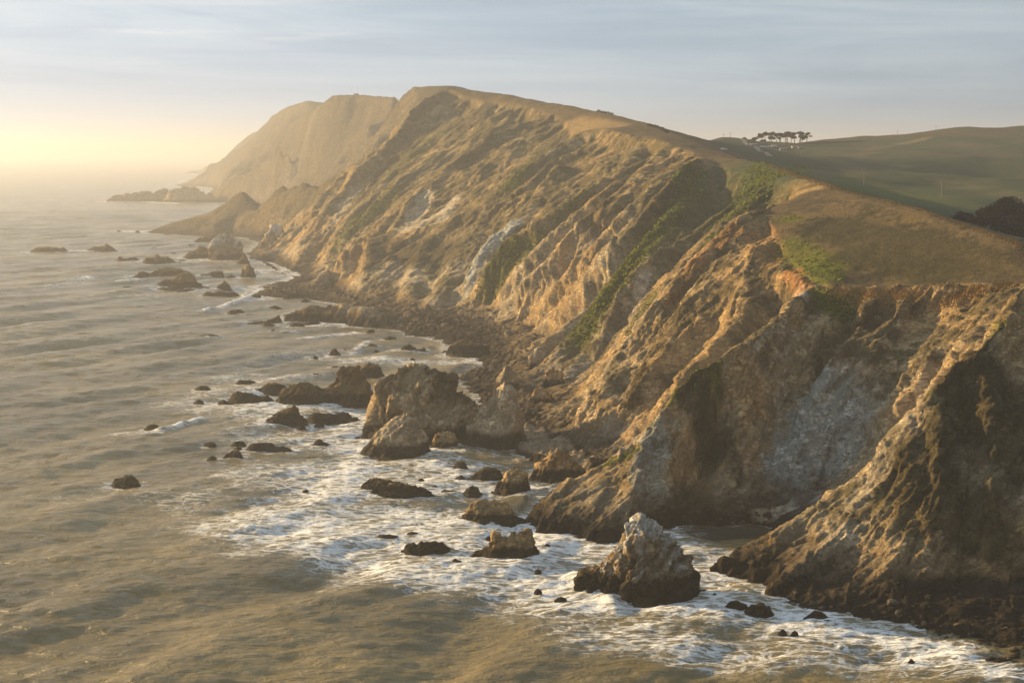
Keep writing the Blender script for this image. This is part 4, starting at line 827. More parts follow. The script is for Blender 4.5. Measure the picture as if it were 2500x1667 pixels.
def build_sea():
    th = np.concatenate([np.arange(-180, -40, 10), np.arange(-40, -21, 1.5), np.arange(-21, 21, 0.075), np.arange(21, 40, 1.5), np.arange(40, 181, 10)])
    lr = np.concatenate([np.log([2, 30, 90, 160, 215]), np.arange(math.log(238), math.log(2600), 0.0030), np.log(np.geomspace(2620, 9500, 110)), np.log(np.geomspace(9700, 45000, 34))])
    A, B = np.meshgrid(R(1)*th, lr); rr = np.exp(B); x = (rr*np.sin(A)).ravel(); y = (rr*np.cos(A)).ravel(); nr, nc = A.shape
    r = rr.ravel(); base = samp(BASE, x, y); inF = (np.abs(A.ravel()) < R(17)) & (r < 9400) & (r > 240)
    base = np.where(inF, base, -3)
    z = np.zeros(len(x)); rs = np.random.RandomState(4)
    f = np.zeros(len(x)); crest = np.zeros(len(x))
    j1 = fbm(x, y, 0*x, 14, 4, .6, ox=2); j2 = fbm(x, y, 0*x, 60, 3, .5, ox=12)
    near = r < 3500
    for u1, v1, u2, v2, w, sg, ch in FOAM:
        a = at(u1, v1, z=0.); b = at(u2, v2, z=0.); far = math.hypot(*a[:2]) > 1200
        mm = np.nonzero((x > min(a[0], b[0])-2.2*w) & (x < max(a[0], b[0])+2.2*w) & (y > min(a[1], b[1])-2.2*w*1.5) & (y < max(a[1], b[1])+2.2*w*1.5))[0]
        if len(mm) == 0: continue
        dd = seg_dist(x[mm], y[mm], a, b)/w
        g = sst(dd+j1[mm]*.9+j2[mm]*.4, 1.6, .2)*sg; f[mm] = 1-(1-f[mm])*(1-g*.92)
        if ch: crest[mm] = np.maximum(crest[mm], ch*np.exp(-(dd*1.5+.3*j1[mm])**2))
    for x0, x1, yc, hf, hm in FOOT:
        w = 2.0+hm*.35+(x1-x0)*.10
        mm = np.nonzero((x > x0-3*w) & (x < x1+3*w) & (y > yc-hf-4*w) & (y < yc+hf+4*w))[0]
        if len(mm) == 0: continue
        dx = np.maximum(np.maximum(x0+1-x[mm], x[mm]-x1+1), 0); dy = np.maximum(np.abs(y[mm]-yc)-hf*.75, 0)
        d = np.hypot(dx, dy)/w; g = sst(d+j1[mm]*.9, 1.5, 0.0)*.62; f[mm] = 1-(1-f[mm])*(1-g)
    sh = np.where(base > -2.6, 1.0, 0.0)*sst(base, -2.6, -0.9); g = sh*(.55+.5*j1)
    f = 1-(1-f)*(1-np.clip(g, 0, .8)); f = np.clip(f+.06*j2*(f > .02), 0, 1)
    kelp_dark = np.zeros(len(x))
    for u1, v1, u2, v2, w, sg in ((1300,1130,1380,1130,7,.9),(1110,1098,1250,1104,4,.8),(1740,1300,1830,1298,9,.9),(1240,1165,1330,1180,4,.6),(1160,895,1180,930,10,.6)):  # kelp beds, and plain darker water in the cove between the spurs
        a = at(u1, v1, z=0.); b = at(u2, v2, z=0.); dd = seg_dist(x, y, a, b)/w
        kelp_dark = np.maximum(kelp_dark, sst(dd+j1, 1.3, .5)*sg)
    f = f*(1-.75*kelp_dark)
    # swell and wind waves
    dirs = []
    for kx in range(8):
        ang = math.atan2(-.57, .82)+rs.normal()*.22; lam = rs.uniform(26, 60); dirs.append((ang, lam, .0080*lam))
    for kx in range(46):
        ang = -1.45+rs.normal()*.5; lam = 1.8*math.exp(rs.rand()*2.1); dirs.append((ang, lam, .0052*lam))
    calm = 1-.55*sst(j2+j1*.4, -.1, .5)
    shelter = sst(base, -2.7, -2.95)*.7+.3
    for ang, lam, amp in dirs:
        kk = 2*math.pi/lam; phs = rs.rand()*6.28; fade = sst(r, lam*420, lam*180)
        m = fade > 0.01; pr = kk*(x[m]*math.cos(ang)+y[m]*math.sin(ang))+phs+j2[m]*2.5
        z[m] += amp*fade[m]*(np.sin(pr)+.25*np.sin(2*pr+.6))*(calm[m] if lam < 20 else 1)*shelter[m]
    m = f > .15; z[m] += (fbm(x[m], y[m], 0*x[m], 3.2, 4, .6, ox=6)*.34+.06)*f[m]*np.clip(900/r[m], 0, 1)
    z += crest*(1+.5*j1)
    V = np.stack([x, y, z-0.05], 1)
    I = np.arange(nr*nc).reshape(nr, nc); F = np.stack([I[:-1, :-1], I[:-1, 1:], I[1:, 1:], I[1:, :-1]], -1).reshape(-1, 4)
    F = F[(base[F] < 2.2).any(1)]
    used = np.unique(F); mp = -np.ones(len(V), int); mp[used] = np.arange(len(used))
    m, k, b = mat('sea_water')
    geo = k.add('ShaderNodeNewGeometry'); p = geo.outputs['Position']; fa = k.add('ShaderNodeAttribute', attribute_name='foam').outputs['Fac']
    mp1 = k.add('ShaderNodeMapping', ins={0: p, 'Rotation': (0, 0, R(10)), 'Scale': (.42, 1, 0)})
    n1 = k.noise(mp1.outputs[0], .20, 8, .66, .9); n2 = k.noise(mp1.outputs[0], 1.3, 6, .68, 1.2)

    sc = k.vm('SCALE', n1.outputs[1]); sc.inputs['Scale'].default_value = 7.0
    wv = k.vm('ADD', mp1.outputs[0], sc.outputs[0])
    v1 = k.add('ShaderNodeTexVoronoi', feature='DISTANCE_TO_EDGE', ins={'Vector': wv.outputs[0], 'Scale': .42})
    v2 = k.add('ShaderNodeTexVoronoi', feature='DISTANCE_TO_EDGE', ins={'Vector': wv.outputs[0], 'Scale': 1.25})
    lace = k.math('MULTIPLY', k.ramp(v1.outputs['Distance'], .0, .28, 1, 0), .50)
    lace = k.math('ADD', lace, k.math('MULTIPLY', k.ramp(v2.outputs['Distance'], .0, .30, 1, 0), .25))
    lace = k.math('ADD', lace, k.math('MULTIPLY', n2.outputs[0], .55)); lace = k.math('ADD', lace, k.math('MULTIPLY', k.math('SUBTRACT', n1.outputs[0], .5), 1.1))
    thr = k.math('SUBTRACT', 1.20, k.math('MULTIPLY', fa, .76))
    foam = k.ramp(lace, k.math('SUBTRACT', thr, .20), k.math('ADD', thr, .34))
    foam = k.math('MULTIPLY', foam, .93)
    foam = k.math('MULTIPLY', foam, k.ramp(fa, .02, .2))
    deep = k.mix(k.ramp(k.noise(p, .012, 3).outputs[0], .35, .65), c4(.22, .168, .066), c4(.125, .100, .042))
    deep = k.mix(k.add('ShaderNodeAttribute', attribute_name='kelp_dark').outputs['Fac'], deep, c4(.020, .014, .008))
    milky = k.mix(k.math('MULTIPLY', fa, .55), deep, c4(.23, .215, .17))
    k.put(b.inputs['Base Color'], k.mix(foam, milky, c4(.80, .82, .84)))
    k.put(b.inputs['Roughness'], k.ramp(foam, 0, 1, .22, .75)); b.inputs['IOR'].default_value = 1.33
    w1 = k.noise(k.add('ShaderNodeMapping', ins={0: p, 'Rotation': (0, 0, R(8)), 'Scale': (.45, 1, 0)}).outputs[0], .55, 6, .62, .3)
    w2 = k.noise(k.add('ShaderNodeMapping', ins={0: p, 'Rotation': (0, 0, R(-14)), 'Scale': (.5, 1, 0)}).outputs[0], .12, 5, .6, .3)
    hh = k.math('ADD', k.math('MULTIPLY', w1.outputs[0], 1.5), k.math('MULTIPLY', w2.outputs[0], 3.4)); hh = k.math('ADD', hh, k.math('MULTIPLY', foam, .25))
    bp = k.add('ShaderNodeBump', ins={'Strength': .85, 'Distance': 1.0, 'Height': hh}); k.put(b.inputs['Normal'], bp.outputs[0])
    o = mesh_from('sea', V[used], mp[F], m, extra={'foam': f[used], 'kelp_dark': kelp_dark[used]}); tag(o, kind='structure'); log('sea', len(F))
build_sea()

# ------------------------------------------------------------------ haze
def build_haze():
    m = bpy.data.materials.new('sea_haze'); m.use_nodes = True; k = NT(m.node_tree); k.n.remove(k.n['Principled BSDF'])
    v = k.add('ShaderNodeVolumePrincipled'); v.inputs['Color'].default_value = c4(.60, .64, .74); v.inputs['Density'].default_value = 0.00017; v.inputs['Anisotropy'].default_value = 0.40
    k.l.new(v.outputs[0], k.n['Material Output'].inputs['Volume'])
    a = 45500.0; z0, z1 = -9.0, 236.0
    V = [(sx*a, sy*a, z) for z in (z0, z1) for sx, sy in ((-1, -1), (1, -1), (1, 1), (-1, 1))]
    F = [(3, 2, 1, 0), (4, 5, 6, 7), (0, 1, 5, 4), (1, 2, 6, 5), (2, 3, 7, 6), (3, 0, 4, 7)]
    o = mesh_from('haze', V, F, m, smooth=False); tag(o, kind='stuff')
build_haze()

# ------------------------------------------------------------------ boulders on the shore
M_STONE = ground_material('shore_stone', 2.0, .85)
def ico(sub):
    bm = bmesh.new(); bmesh.ops.create_icosphere(bm, subdivisions=sub, radius=1.0)
    V = np.array([v.co[:] for v in bm.verts]); F = np.array([[v.index for v in f.verts] for f in bm.faces]); bm.free(); return V, F
IV1, IF1 = ico(1); IV2, IF2 = ico(2)
def lump(V, seed, amp=.28, facets=.2):
    n = pn(V[:, 0]*1.1+seed*7.3, V[:, 1]*1.1, V[:, 2]*1.1)*amp+pn(V[:, 0]*2.7+seed, V[:, 1]*2.7, V[:, 2]*2.7)*amp*.5
    W = V*(1+n[:, None]); rs = np.random.RandomState(seed)
    for _ in range(5):                                   # flat broken faces
        d = rs.normal(size=3); d /= np.linalg.norm(d); k = W@d; lim = .62+.2*rs.rand(); W = W-np.maximum(k-lim, 0)[:, None]*d*.9
    return W
PROTO = []
for sd in range(6):
    tone = [C(.17, .12, .065), C(.11, .08, .045), C(.22, .16, .085), C(.08, .058, .035), C(.20, .165, .12), C(.14, .10, .06)][sd]
    Vp = lump(IV2, sd+1); me = mesh_from('boulder_shape', Vp, IF2, M_STONE, np.tile(tone, (len(Vp), 1)), np.ones(len(Vp)), smooth=False)
    PROTO.append(me.data); bpy.data.objects.remove(me)
STRIPS = [ # u1,v1,u2,v2,half width px, count, size, words
 (1120,775,1290,835,14,34,2.0,'brown boulder on the boulder shore below the pale gully','boulders below the pale gully'),
 (1130,905,1300,870,20,46,1.9,'brown boulder on the wide rocky shelf behind the largest stack','boulders behind the largest stack'),
 (1200,960,1290,1045,22,28,1.8,'tan boulder strewn at the cliff foot above the beach','boulders above the beach'),
 (780,735,1090,795,14,46,3.0,'dark boulder on the long dark reef shore under the shaded nose','boulders under the shaded nose'),
 (650,700,780,745,12,16,3.4,'dark boulder on the far reef shore left of the shaded nose','boulders on the far reef shore'),
 (1650,1278,1880,1262,10,20,1.3,'dark boulder in the shaded cove between the near spurs','boulders in the shaded cove'),
 (1790,1425,2050,1488,16,26,1.5,'wet dark boulder along the foot of the lit buttress','boulders under the lit buttress'),
 (2120,1490,2480,1560,45,26,1.0,'dark boulder on the shaded beach in the lower right corner','boulders on the shaded beach'),
 (1440,1115,1490,1125,8,6,1.0,'small stone on the sand beside the near spur','stones on the sand'),
]
rs = np.random.RandomState(12); SV, SF, SC = [], [], []; off = 0
for u1, v1, u2, v2, hw, cnt, size, lab, grp in STRIPS:
    for q in range(cnt*9):
        t = rs.rand(); u = u1+(u2-u1)*t+rs.normal()*hw; v = v1+(v2-v1)*t+rs.normal()*hw*.55
        zt = rs.uniform(1, 4); p = at(u, v, z=zt); x, y = p[0], p[1]; g = ground(x, y)
        if g < -.6 or g > 9: continue
        if q < cnt:
            o = bpy.data.objects.new('boulder', PROTO[rs.randint(6)]); COL.objects.link(o)
            sc_ = size*math.exp(rs.normal()*.33)*.62; o.scale = (sc_*rs.uniform(.9, 1.5), sc_*rs.uniform(.8, 1.2), sc_*rs.uniform(.6, 1)); o.rotation_euler = (rs.normal()*.25, rs.normal()*.25, rs.rand()*6.28)
            o.location = (x, y, g+sc_*.18); tag(o, lab, 'boulder', grp)
        else:
            sc_ = size*rs.uniform(.12, .42); W = lump(IV1, int(rs.randint(1000)))*np.array([sc_*rs.uniform(1, 1.6), sc_, sc_*rs.uniform(.5, .9)])
            SV.append(W+np.array([x, y, g+sc_*.1])); SF.append(IF1+off); off += len(W); SC.append(np.tile(C(.14, .105, .065)*rs.uniform(.4, 1.7), (len(W), 1)))
o = mesh_from('shore_rubble', np.concatenate(SV), np.concatenate(SF), M_STONE, np.concatenate(SC), np.ones(off), smooth=False); tag(o, 'rubble of broken stone strewn along the cliff foot', 'rubble', kind='stuff')

# ------------------------------------------------------------------ low scrub, cushion plants and dry grass (uncountable)
def leafy_material(name):
    m, k, b = mat(name); at_ = k.add('ShaderNodeAttribute', attribute_name='Col'); k.put(b.inputs['Base Color'], at_.outputs['Color']); b.inputs['Roughness'].default_value = .95; b.inputs['Specular IOR Level'].default_value = 0.0
    return m
M_LEAF = leafy_material('leaves')
def clumps():
    rs = np.random.RandomState(5); Vs, Cs = [], []
    for c, sg, a, b, w in CAPS:
        if c is not MOSS or w > 30: continue
        d0 = math.hypot(a[0], a[1])
        if d0 > 1250: continue
        L = np.linalg.norm((b-a)[:2]); area = (L+w)*w*2; size = .2 if d0 < 600 else .36
        n = int(min(area*1.0*sg*(1 if d0 < 600 else .6), 1600))
        for _ in range(n):
            t = rs.uniform(-.1, 1.1); ang = rs.rand()*6.28; rr = w*math.sqrt(rs.rand())*.92
            x = a[0]+(b[0]-a[0])*t+math.cos(ang)*rr; y = a[1]+(b[1]-a[1])*t+math.sin(ang)*rr
            Vs.append((x, y, size*math.exp(rs.normal()*.4))); Cs.append(c*rs.uniform(.55, 1.05))
    P = np.array(Vs); Z = np.array([ground(x, y) for x, y in P[:, :2]]); n = len(P)
    base = IV1; base = base[:, :]; W = np.array([lump(base, sd, .6) for sd in range(12)])
    pick = rs.randint(12, size=n); V = W[pick]*P[:, 2][:, None, None]*np.array([1.1, 1.1, .8])+np.stack([P[:, 0], P[:, 1], Z+P[:, 2]*.05], 1)[:, None, :]
    F = (IF1[None]+(np.arange(n)*len(base))[:, None, None]).reshape(-1, 3)
    col = np.repeat(np.array(Cs), len(base), 0)*rs.uniform(.7, 1.3, (n*len(base), 1))
    o = mesh_from('coastal_scrub', V.reshape(-1, 3), F, M_LEAF, col, smooth=False); tag(o, 'low green and brown scrub cushions covering parts of the cliffs', 'scrub', kind='stuff'); log('clumps', n)
clumps()
def grass():
    rs = np.random.RandomState(8); pts = []
    for (u1, v1, y1, u2, v2, y2, w, n) in [(2030,706,450,2500,694,417,2.5,6000),(2500,597,455,2029,457,580,3,5000),(2029,457,580,1883,402,740,3,2500)]:
        a, b = at(u1, v1, y1), at(u2, v2, y2)
        t = rs.rand(n); x = a[0]+(b[0]-a[0])*t+rs.normal(size=n)*w*.5; y = a[1]+(b[1]-a[1])*t+rs.normal(size=n)*w*.8; pts.append(np.stack([x, y], 1))
    P = np.concatenate(pts); Z = np.array([ground(x, y) for x, y in P]); n = len(P)
    ang = rs.rand(n)*3.14; w = rs.uniform(.12, .3, n); h = rs.uniform(.15, .55, n); lx = rs.normal(size=n)*.15+.12
    A = np.stack([P[:, 0]-np.cos(ang)*w, P[:, 1]-np.sin(ang)*w, Z-.1], 1); B = np.stack([P[:, 0]+np.cos(ang)*w, P[:, 1]+np.sin(ang)*w, Z-.1], 1)
    T1 = np.stack([P[:, 0]+lx-.1, P[:, 1]-.05, Z+h], 1); T2 = np.stack([P[:, 0]+lx+.12, P[:, 1]+.05, Z+h*.8], 1)
    V = np.stack([A, B, T2, T1], 1).reshape(-1, 3); F = np.arange(n*4).reshape(-1, 4); col = np.repeat(DRY*rs.uniform(.5, 1.2, (n, 1)), 4, 0)
    o = mesh_from('dry_grass', V, F, M_LEAF, col, smooth=False); tag(o, 'dry tan grass along the terrace edge and hill crest', 'grass', kind='stuff')
grass()

# ------------------------------------------------------------------ trees
M_BARK = plain('bark', (.085, .068, .05), .9, .1, 0, .3, 3.0)
def tube(path, r0, r1, seg=7):
    path = np.array(path, float); V = []; n = len(path)
    for i, p in enumerate(path):
        d = path[min(i+1, n-1)]-path[max(i-1, 0)]; d /= np.linalg.norm(d); a = np.cross(d, (0, 1, .1)); a /= np.linalg.norm(a); b = np.cross(d, a)
        r = r0+(r1-r0)*i/(n-1)
        for k in range(seg): V.append(p+a*math.cos(6.2832*k/seg)*r+b*math.sin(6.2832*k/seg)*r)
    F = [[i*seg+k, i*seg+(k+1) % seg, (i+1)*seg+(k+1) % seg, (i+1)*seg+k] for i in range(n-1) for k in range(seg)]
    return np.array(V), np.array(F)
def join(parts):
    V, F, o = [], [], 0
    for v, f in parts: V.append(v); F.append(f+o); o += len(v)
    return np.concatenate(V), np.concatenate(F)
def leaves(lumps, n, size, col, rs, flat=1.0):
    vol = np.array([l[3]*l[4]*l[5] for l in lumps])**.67; vol /= vol.sum(); V, Cc = [], []
    pick = rs.choice(len(lumps), n, p=vol)
    d = rs.normal(size=(n, 3)); d /= np.linalg.norm(d, axis=1)[:, None]; rad = rs.rand(n)**.38
    L = np.array(lumps)[pick]; wob = 1+.30*pn(d[:, 0]*2.3+L[:, 0], d[:, 1]*2.3, d[:, 2]*2.3+L[:, 2])
    P = L[:, :3]+d*(rad*wob)[:, None]*L[:, 3:6]
    a = rs.normal(size=(n, 3)); a /= np.linalg.norm(a, axis=1)[:, None]; b = np.cross(a, rs.normal(size=(n, 3))); b /= np.linalg.norm(b, axis=1)[:, None]
    a[:, 2] *= flat; s = size*rs.uniform(.6, 1.4, n)[:, None]
    Q = np.stack([P-a*s, P-b*s*.6, P+a*s, P+b*s*.6], 1).reshape(-1, 3); F = np.arange(n*4).reshape(-1, 4)
    c = np.repeat(col*rs.uniform(.55, 1.45, (n, 1)), 4, 0)
    return Q, F, c
TREES = [ # trunk (base u, top u), base v, crown lumps (u, v, ru, rv), label
 ([(1819,1819)],352,[(1818,342,7,5.5),(1824,346,6,3.5)],'squat bushy cypress at the left end of the ranch grove'),
 ([(1834,1832)],352,[(1832,345,7,4),(1828,347,5,3)],'low dark cypress second from the left in the grove'),
 ([(1843,1843)],352,[(1844,339,7,3.5),(1840,344,6,4.5)],'short cypress with a raised right side, before the first tall tree'),
 ([(1861,1859)],352,[(1860,333,9,6),(1855,331,5,5),(1866,327,6,4),(1861,344,6,5)],'first tall cypress, its crown stepping up to the right'),
 ([(1869,1868)],352,[(1869,328,4.5,4)],'thin cypress with a bare straight trunk beside the first tall one'),
 ([(1880,1881),(1884,1886)],350,[(1882,328,10.5,5),(1888,326,6,3.5),(1882,337,7,6),(1890,339,5,4)],'dense cypress with the deepest crown left of the gap'),
 ([(1895,1896)],350,[(1896,331,4,3.5)],'slender cypress with a tuft crown in the gap'),
 ([(1903,1904),(1907,1903)],351,[(1904,329,7,4),(1904,338,5,3)],'open cypress with two crown layers, left of the middle clump'),
 ([(1917,1918),(1921,1922),(1924,1920)],351,[(1919,328,10,5),(1920,325,6,3),(1915,333,6,4),(1927,332,5,4)],'widest cypress with several trunks in the middle of the grove'),
 ([(1931,1932)],351,[(1932,332,6,4.5),(1935,336,4,3)],'cypress with one clean trunk just right of the widest tree'),
 ([(1940,1940)],351,[(1940,328,7,4),(1941,336,4,3)],'cypress with a small lower tuft, left of the tallest tree'),
 ([(1951,1953),(1954,1956)],351,[(1955,325,8.5,4.5),(1960,327,6,3),(1954,333,7,4)],'tallest cypress, its crown highest in the grove'),
 ([(1957,1960)],351,[(1960,337,5,4),(1965,334,4,3)],'small cypress under the right side of the tallest tree'),
 ([(1968,1973)],350,[(1974,327,6,2.8),(1979,333,4,1.3),(1966,334,5.5,3.2)],'leaning windswept cypress at the right end of the grove'),
]
def pt_on(u, v, Y): return at(u, v, Y)
for ti, (tr, vb, lumps, lab) in enumerate(TREES):
    rs = np.random.RandomState(40+ti); Y = 1400+rs.uniform(-12, 12); m = Y/FOC
    b0 = at(tr[0][0], vb, Y); gz = ground(b0[0], b0[1]); base = np.array([b0[0], Y, gz])
    e = bpy.data.objects.new('cypress_tree', None); COL.objects.link(e); e.location = base; tag(e, lab, 'tree', 'cypress trees of the ranch grove')
    Ls = []
    for (u, v, ru, rv) in lumps:
        for q in range(3):
            du, dv = rs.normal()*ru*.32, rs.normal()*rv*.25
            c = at(u+du, v+dv, Y+rs.normal()*ru*m*.3)-base; Ls.append((c[0], c[1], c[2], ru*m*.85, ru*m*.85, rv*m*.70))
    Q, F, c = leaves(Ls, 900+int(120*len(lumps)), .66, C(.020, .026, .012), rs, .6)
    mesh_from('crown', Q, F, M_LEAF, c, smooth=False, parent=e)
    top = min(l[1] for l in lumps)
    for (ub, ut) in tr:
        a = at(ub, vb, Y)-base; a[2] = -.4; t = at(ut, top+3, Y)-base; mid = (a+t)/2+np.array([rs.normal()*.3, 0, 0])
        parts = [tube([a, mid, t], .42, .16)]
        for l in Ls[:4]: parts.append(tube([mid+(t-mid)*.2, np.array(l[:3])], .16, .05, 5))
        V, F = join(parts); mesh_from('trunk', V, F, M_BARK, parent=e)
def big_cypress(u, Y, lumps, lab, n, size):
    rs = np.random.RandomState(int(u)); b = at(u, 520, Y); gz = ground(b[0], b[1]); base = np.array([b[0], Y, gz])
    e = bpy.data.objects.new('cypress_tree', None); COL.objects.link(e); e.location = base; tag(e, lab, 'tree')
    m = Y/FOC; Ls = []
    for (uu, v, ru, rv) in lumps:
        for q in range(5):
            c = at(uu+rs.normal()*ru*.35, v+rs.normal()*rv*.3, Y+rs.normal()*ru*m*.35)-base; Ls.append((c[0], c[1], c[2], ru*m*.62, ru*m*.62, rv*m*.55))
    Q, F, c = leaves(Ls, n, size, C(.006, .007, .004), rs, .7); mesh_from('crown', Q, F, M_LEAF, c, smooth=False, parent=e)
    V, F = join([tube([(0, 0, -1), (0, 0, 4), (.5, 0, 9)], .7, .3), tube([(0, 0, 3), (3, 0, 7), (6, 1, 10)], .4, .12), tube([(0, 0, 3), (-3, 1, 6), (-6, 0, 9)], .4, .12)]); mesh_from('trunk', V, F, M_BARK, parent=e)
big_cypress(2470, 600, [(2440,515,42,30),(2480,510,45,28),(2520,520,45,35),(2415,530,28,30),(2455,550,60,40),(2530,560,60,40),(2400,545,22,22),(2570,540,50,50)], 'huge dark cypress behind the near hill at the right edge', 24000, .60)
big_cypress(2352, 605, [(2352,526,16,12),(2342,538,18,14),(2365,540,20,16),(2335,545,14,10)], 'small dark cypress left of the huge one behind the near hill', 3500, .42)
# shrubs that stand against the sky or alone
SHR = [(1463,269),(1470,271),(1477,272),(1484,274),(1492,277),(1587,306),(1595,309),(1601,310),(1608,313),(1615,315),(1622,319),(1630,323)]
for i, (u, v) in enumerate(SHR):
    rs = np.random.RandomState(60+i); h = hit(u, v+4, 700)
    if h is None: continue
    gz = ground(h[0], h[1]); Q, F, c = leaves([(0, 0, .7, 2.0, 1.5, 1.0), (rs.normal(), 0, .6, 1.4, 1.2, .9)], 160, .35, C(.05, .045, .02), rs)
    o = mesh_from('shrub', Q, F, M_LEAF, c, smooth=False); o.location = (h[0], h[1], gz)
    tag(o, 'small wind clipped shrub in the upper row on the skyline' if i < 5 else 'small wind clipped shrub in the lower row on the skyline', 'shrub', 'upper skyline shrubs' if i < 5 else 'lower skyline shrubs')

# ------------------------------------------------------------------ ranch, car, poles, masts, birds
WALLC = plain('cream_painted_boards', (.27, .26, .22), .8); GREYR = plain('grey_metal_roof', (.22, .25, .27), .5, .4); TANR = plain('weathered_roof', (.26, .23, .19), .85)
DARKW = plain('dark_window_glass', (.03, .035, .04), .15, .5); WOOD = plain('grey_weathered_wood', (.20, .16, .12), .9)
def boxg(x0, x1, y0, y1, z0, z1):
    V = np.array([(x, y, z) for z in (z0, z1) for x, y in ((x0, y0), (x1, y0), (x1, y1), (x0, y1))], float)
    return V, np.array([(3, 2, 1, 0), (4, 5, 6, 7), (0, 1, 5, 4), (1, 2, 6, 5), (2, 3, 7, 6), (3, 0, 4, 7)])
def house(u0, u1, vb, vtop, lab, hip=False, roof=None, wall=None, wins=3, Yh=None, rise=.35):
    uc = .5*(u0+u1); h = hit(uc, vb, 900) if Yh is None else None
    Y = Yh if h is None else h[1]
    Y = min(max(Y, 1250), 1385); b = at(uc, vb, Y); gz = ground(b[0], b[1]); w = (u1-u0)/FOC*Y; H = (vb-vtop)/FOC*Y; d = min(w*.7, 9)
    e = bpy.data.objects.new('farm_building', None); COL.objects.link(e); e.location = (b[0], Y, gz); e.rotation_euler = (0, 0, .12); tag(e, lab, 'building', 'ranch buildings below the grove')
    wh = H*(1-rise); V, F = boxg(-w/2, w/2, -d/2, d/2, -1.0, wh); mesh_from('wall', V, F, wall or WALLC, smooth=False, parent=e)
    ov = .35; x0, x1, y0, y1 = -w/2-ov, w/2+ov, -d/2-ov, d/2+ov
    if hip: V = np.array([(x0, y0, wh), (x1, y0, wh), (x1, y1, wh), (x0, y1, wh), (-w*.12, 0, H), (w*.12, 0, H)]); F = [(0, 1, 5, 4), (1, 2, 5, 5), (2, 3, 4, 5), (3, 0, 4, 4), (3, 2, 1, 0)]
    else: V = np.array([(x0, y0, wh), (x1, y0, wh), (x1, y1, wh), (x0, y1, wh), (x0, 0, H), (x1, 0, H)]); F = [(0, 1, 5, 4), (2, 3, 4, 5), (1, 2, 5, 5), (3, 0, 4, 4), (3, 2, 1, 0)]
    me = bpy.data.meshes.new('roof'); me.from_pydata([tuple(v) for v in V], [], [tuple(dict.fromkeys(f)) for f in F]); me.materials.append(roof or TANR)
    ro = bpy.data.objects.new('roof', me); COL.objects.link(ro); ro.parent = e; ro.location = (0, 0, .01)
    for k in range(wins):
        x = -w/2+w*(k+.5)/wins; ww = min(1.0, w/wins*.4)
        V, F = boxg(x-ww, x+ww, -d/2-.06, -d/2+.05, wh*.35, wh*.78); mesh_from('window', V, F, DARKW, smooth=False, parent=e)
    V, F = boxg(w*.5-1.4, w*.5-.5, -d/2-.05, -d/2+.05, 0, wh*.75); mesh_from('door', V, F, WOOD, smooth=False, parent=e)
house(1855, 1880, 357.5, 351.5, 'long low farm shed with a grey roof left of the cream house', roof=GREYR, wins=4)
house(1881, 1901, 359, 346, 'cream farmhouse with a hipped roof, biggest building under the grove', hip=True, wins=3, rise=.42)
house(1903, 1919, 359.5, 351, 'narrow cream building right of the hipped farmhouse', wins=2)
house(1832, 1848, 354.5, 348.5, 'pale gabled shed under the low cypresses', wins=2)
house(1822, 1831, 353, 349.5, 'tiny pale shed, leftmost of the ranch', wins=1)
house(1933, 1946, 356, 350, 'low cream outbuilding right of the grove centre', wins=2)
house(1949, 1957, 356, 352, 'small tan outbuilding, rightmost of the ranch', wins=1, wall=plain('tan_boards', (.38, .32, .25), .85))

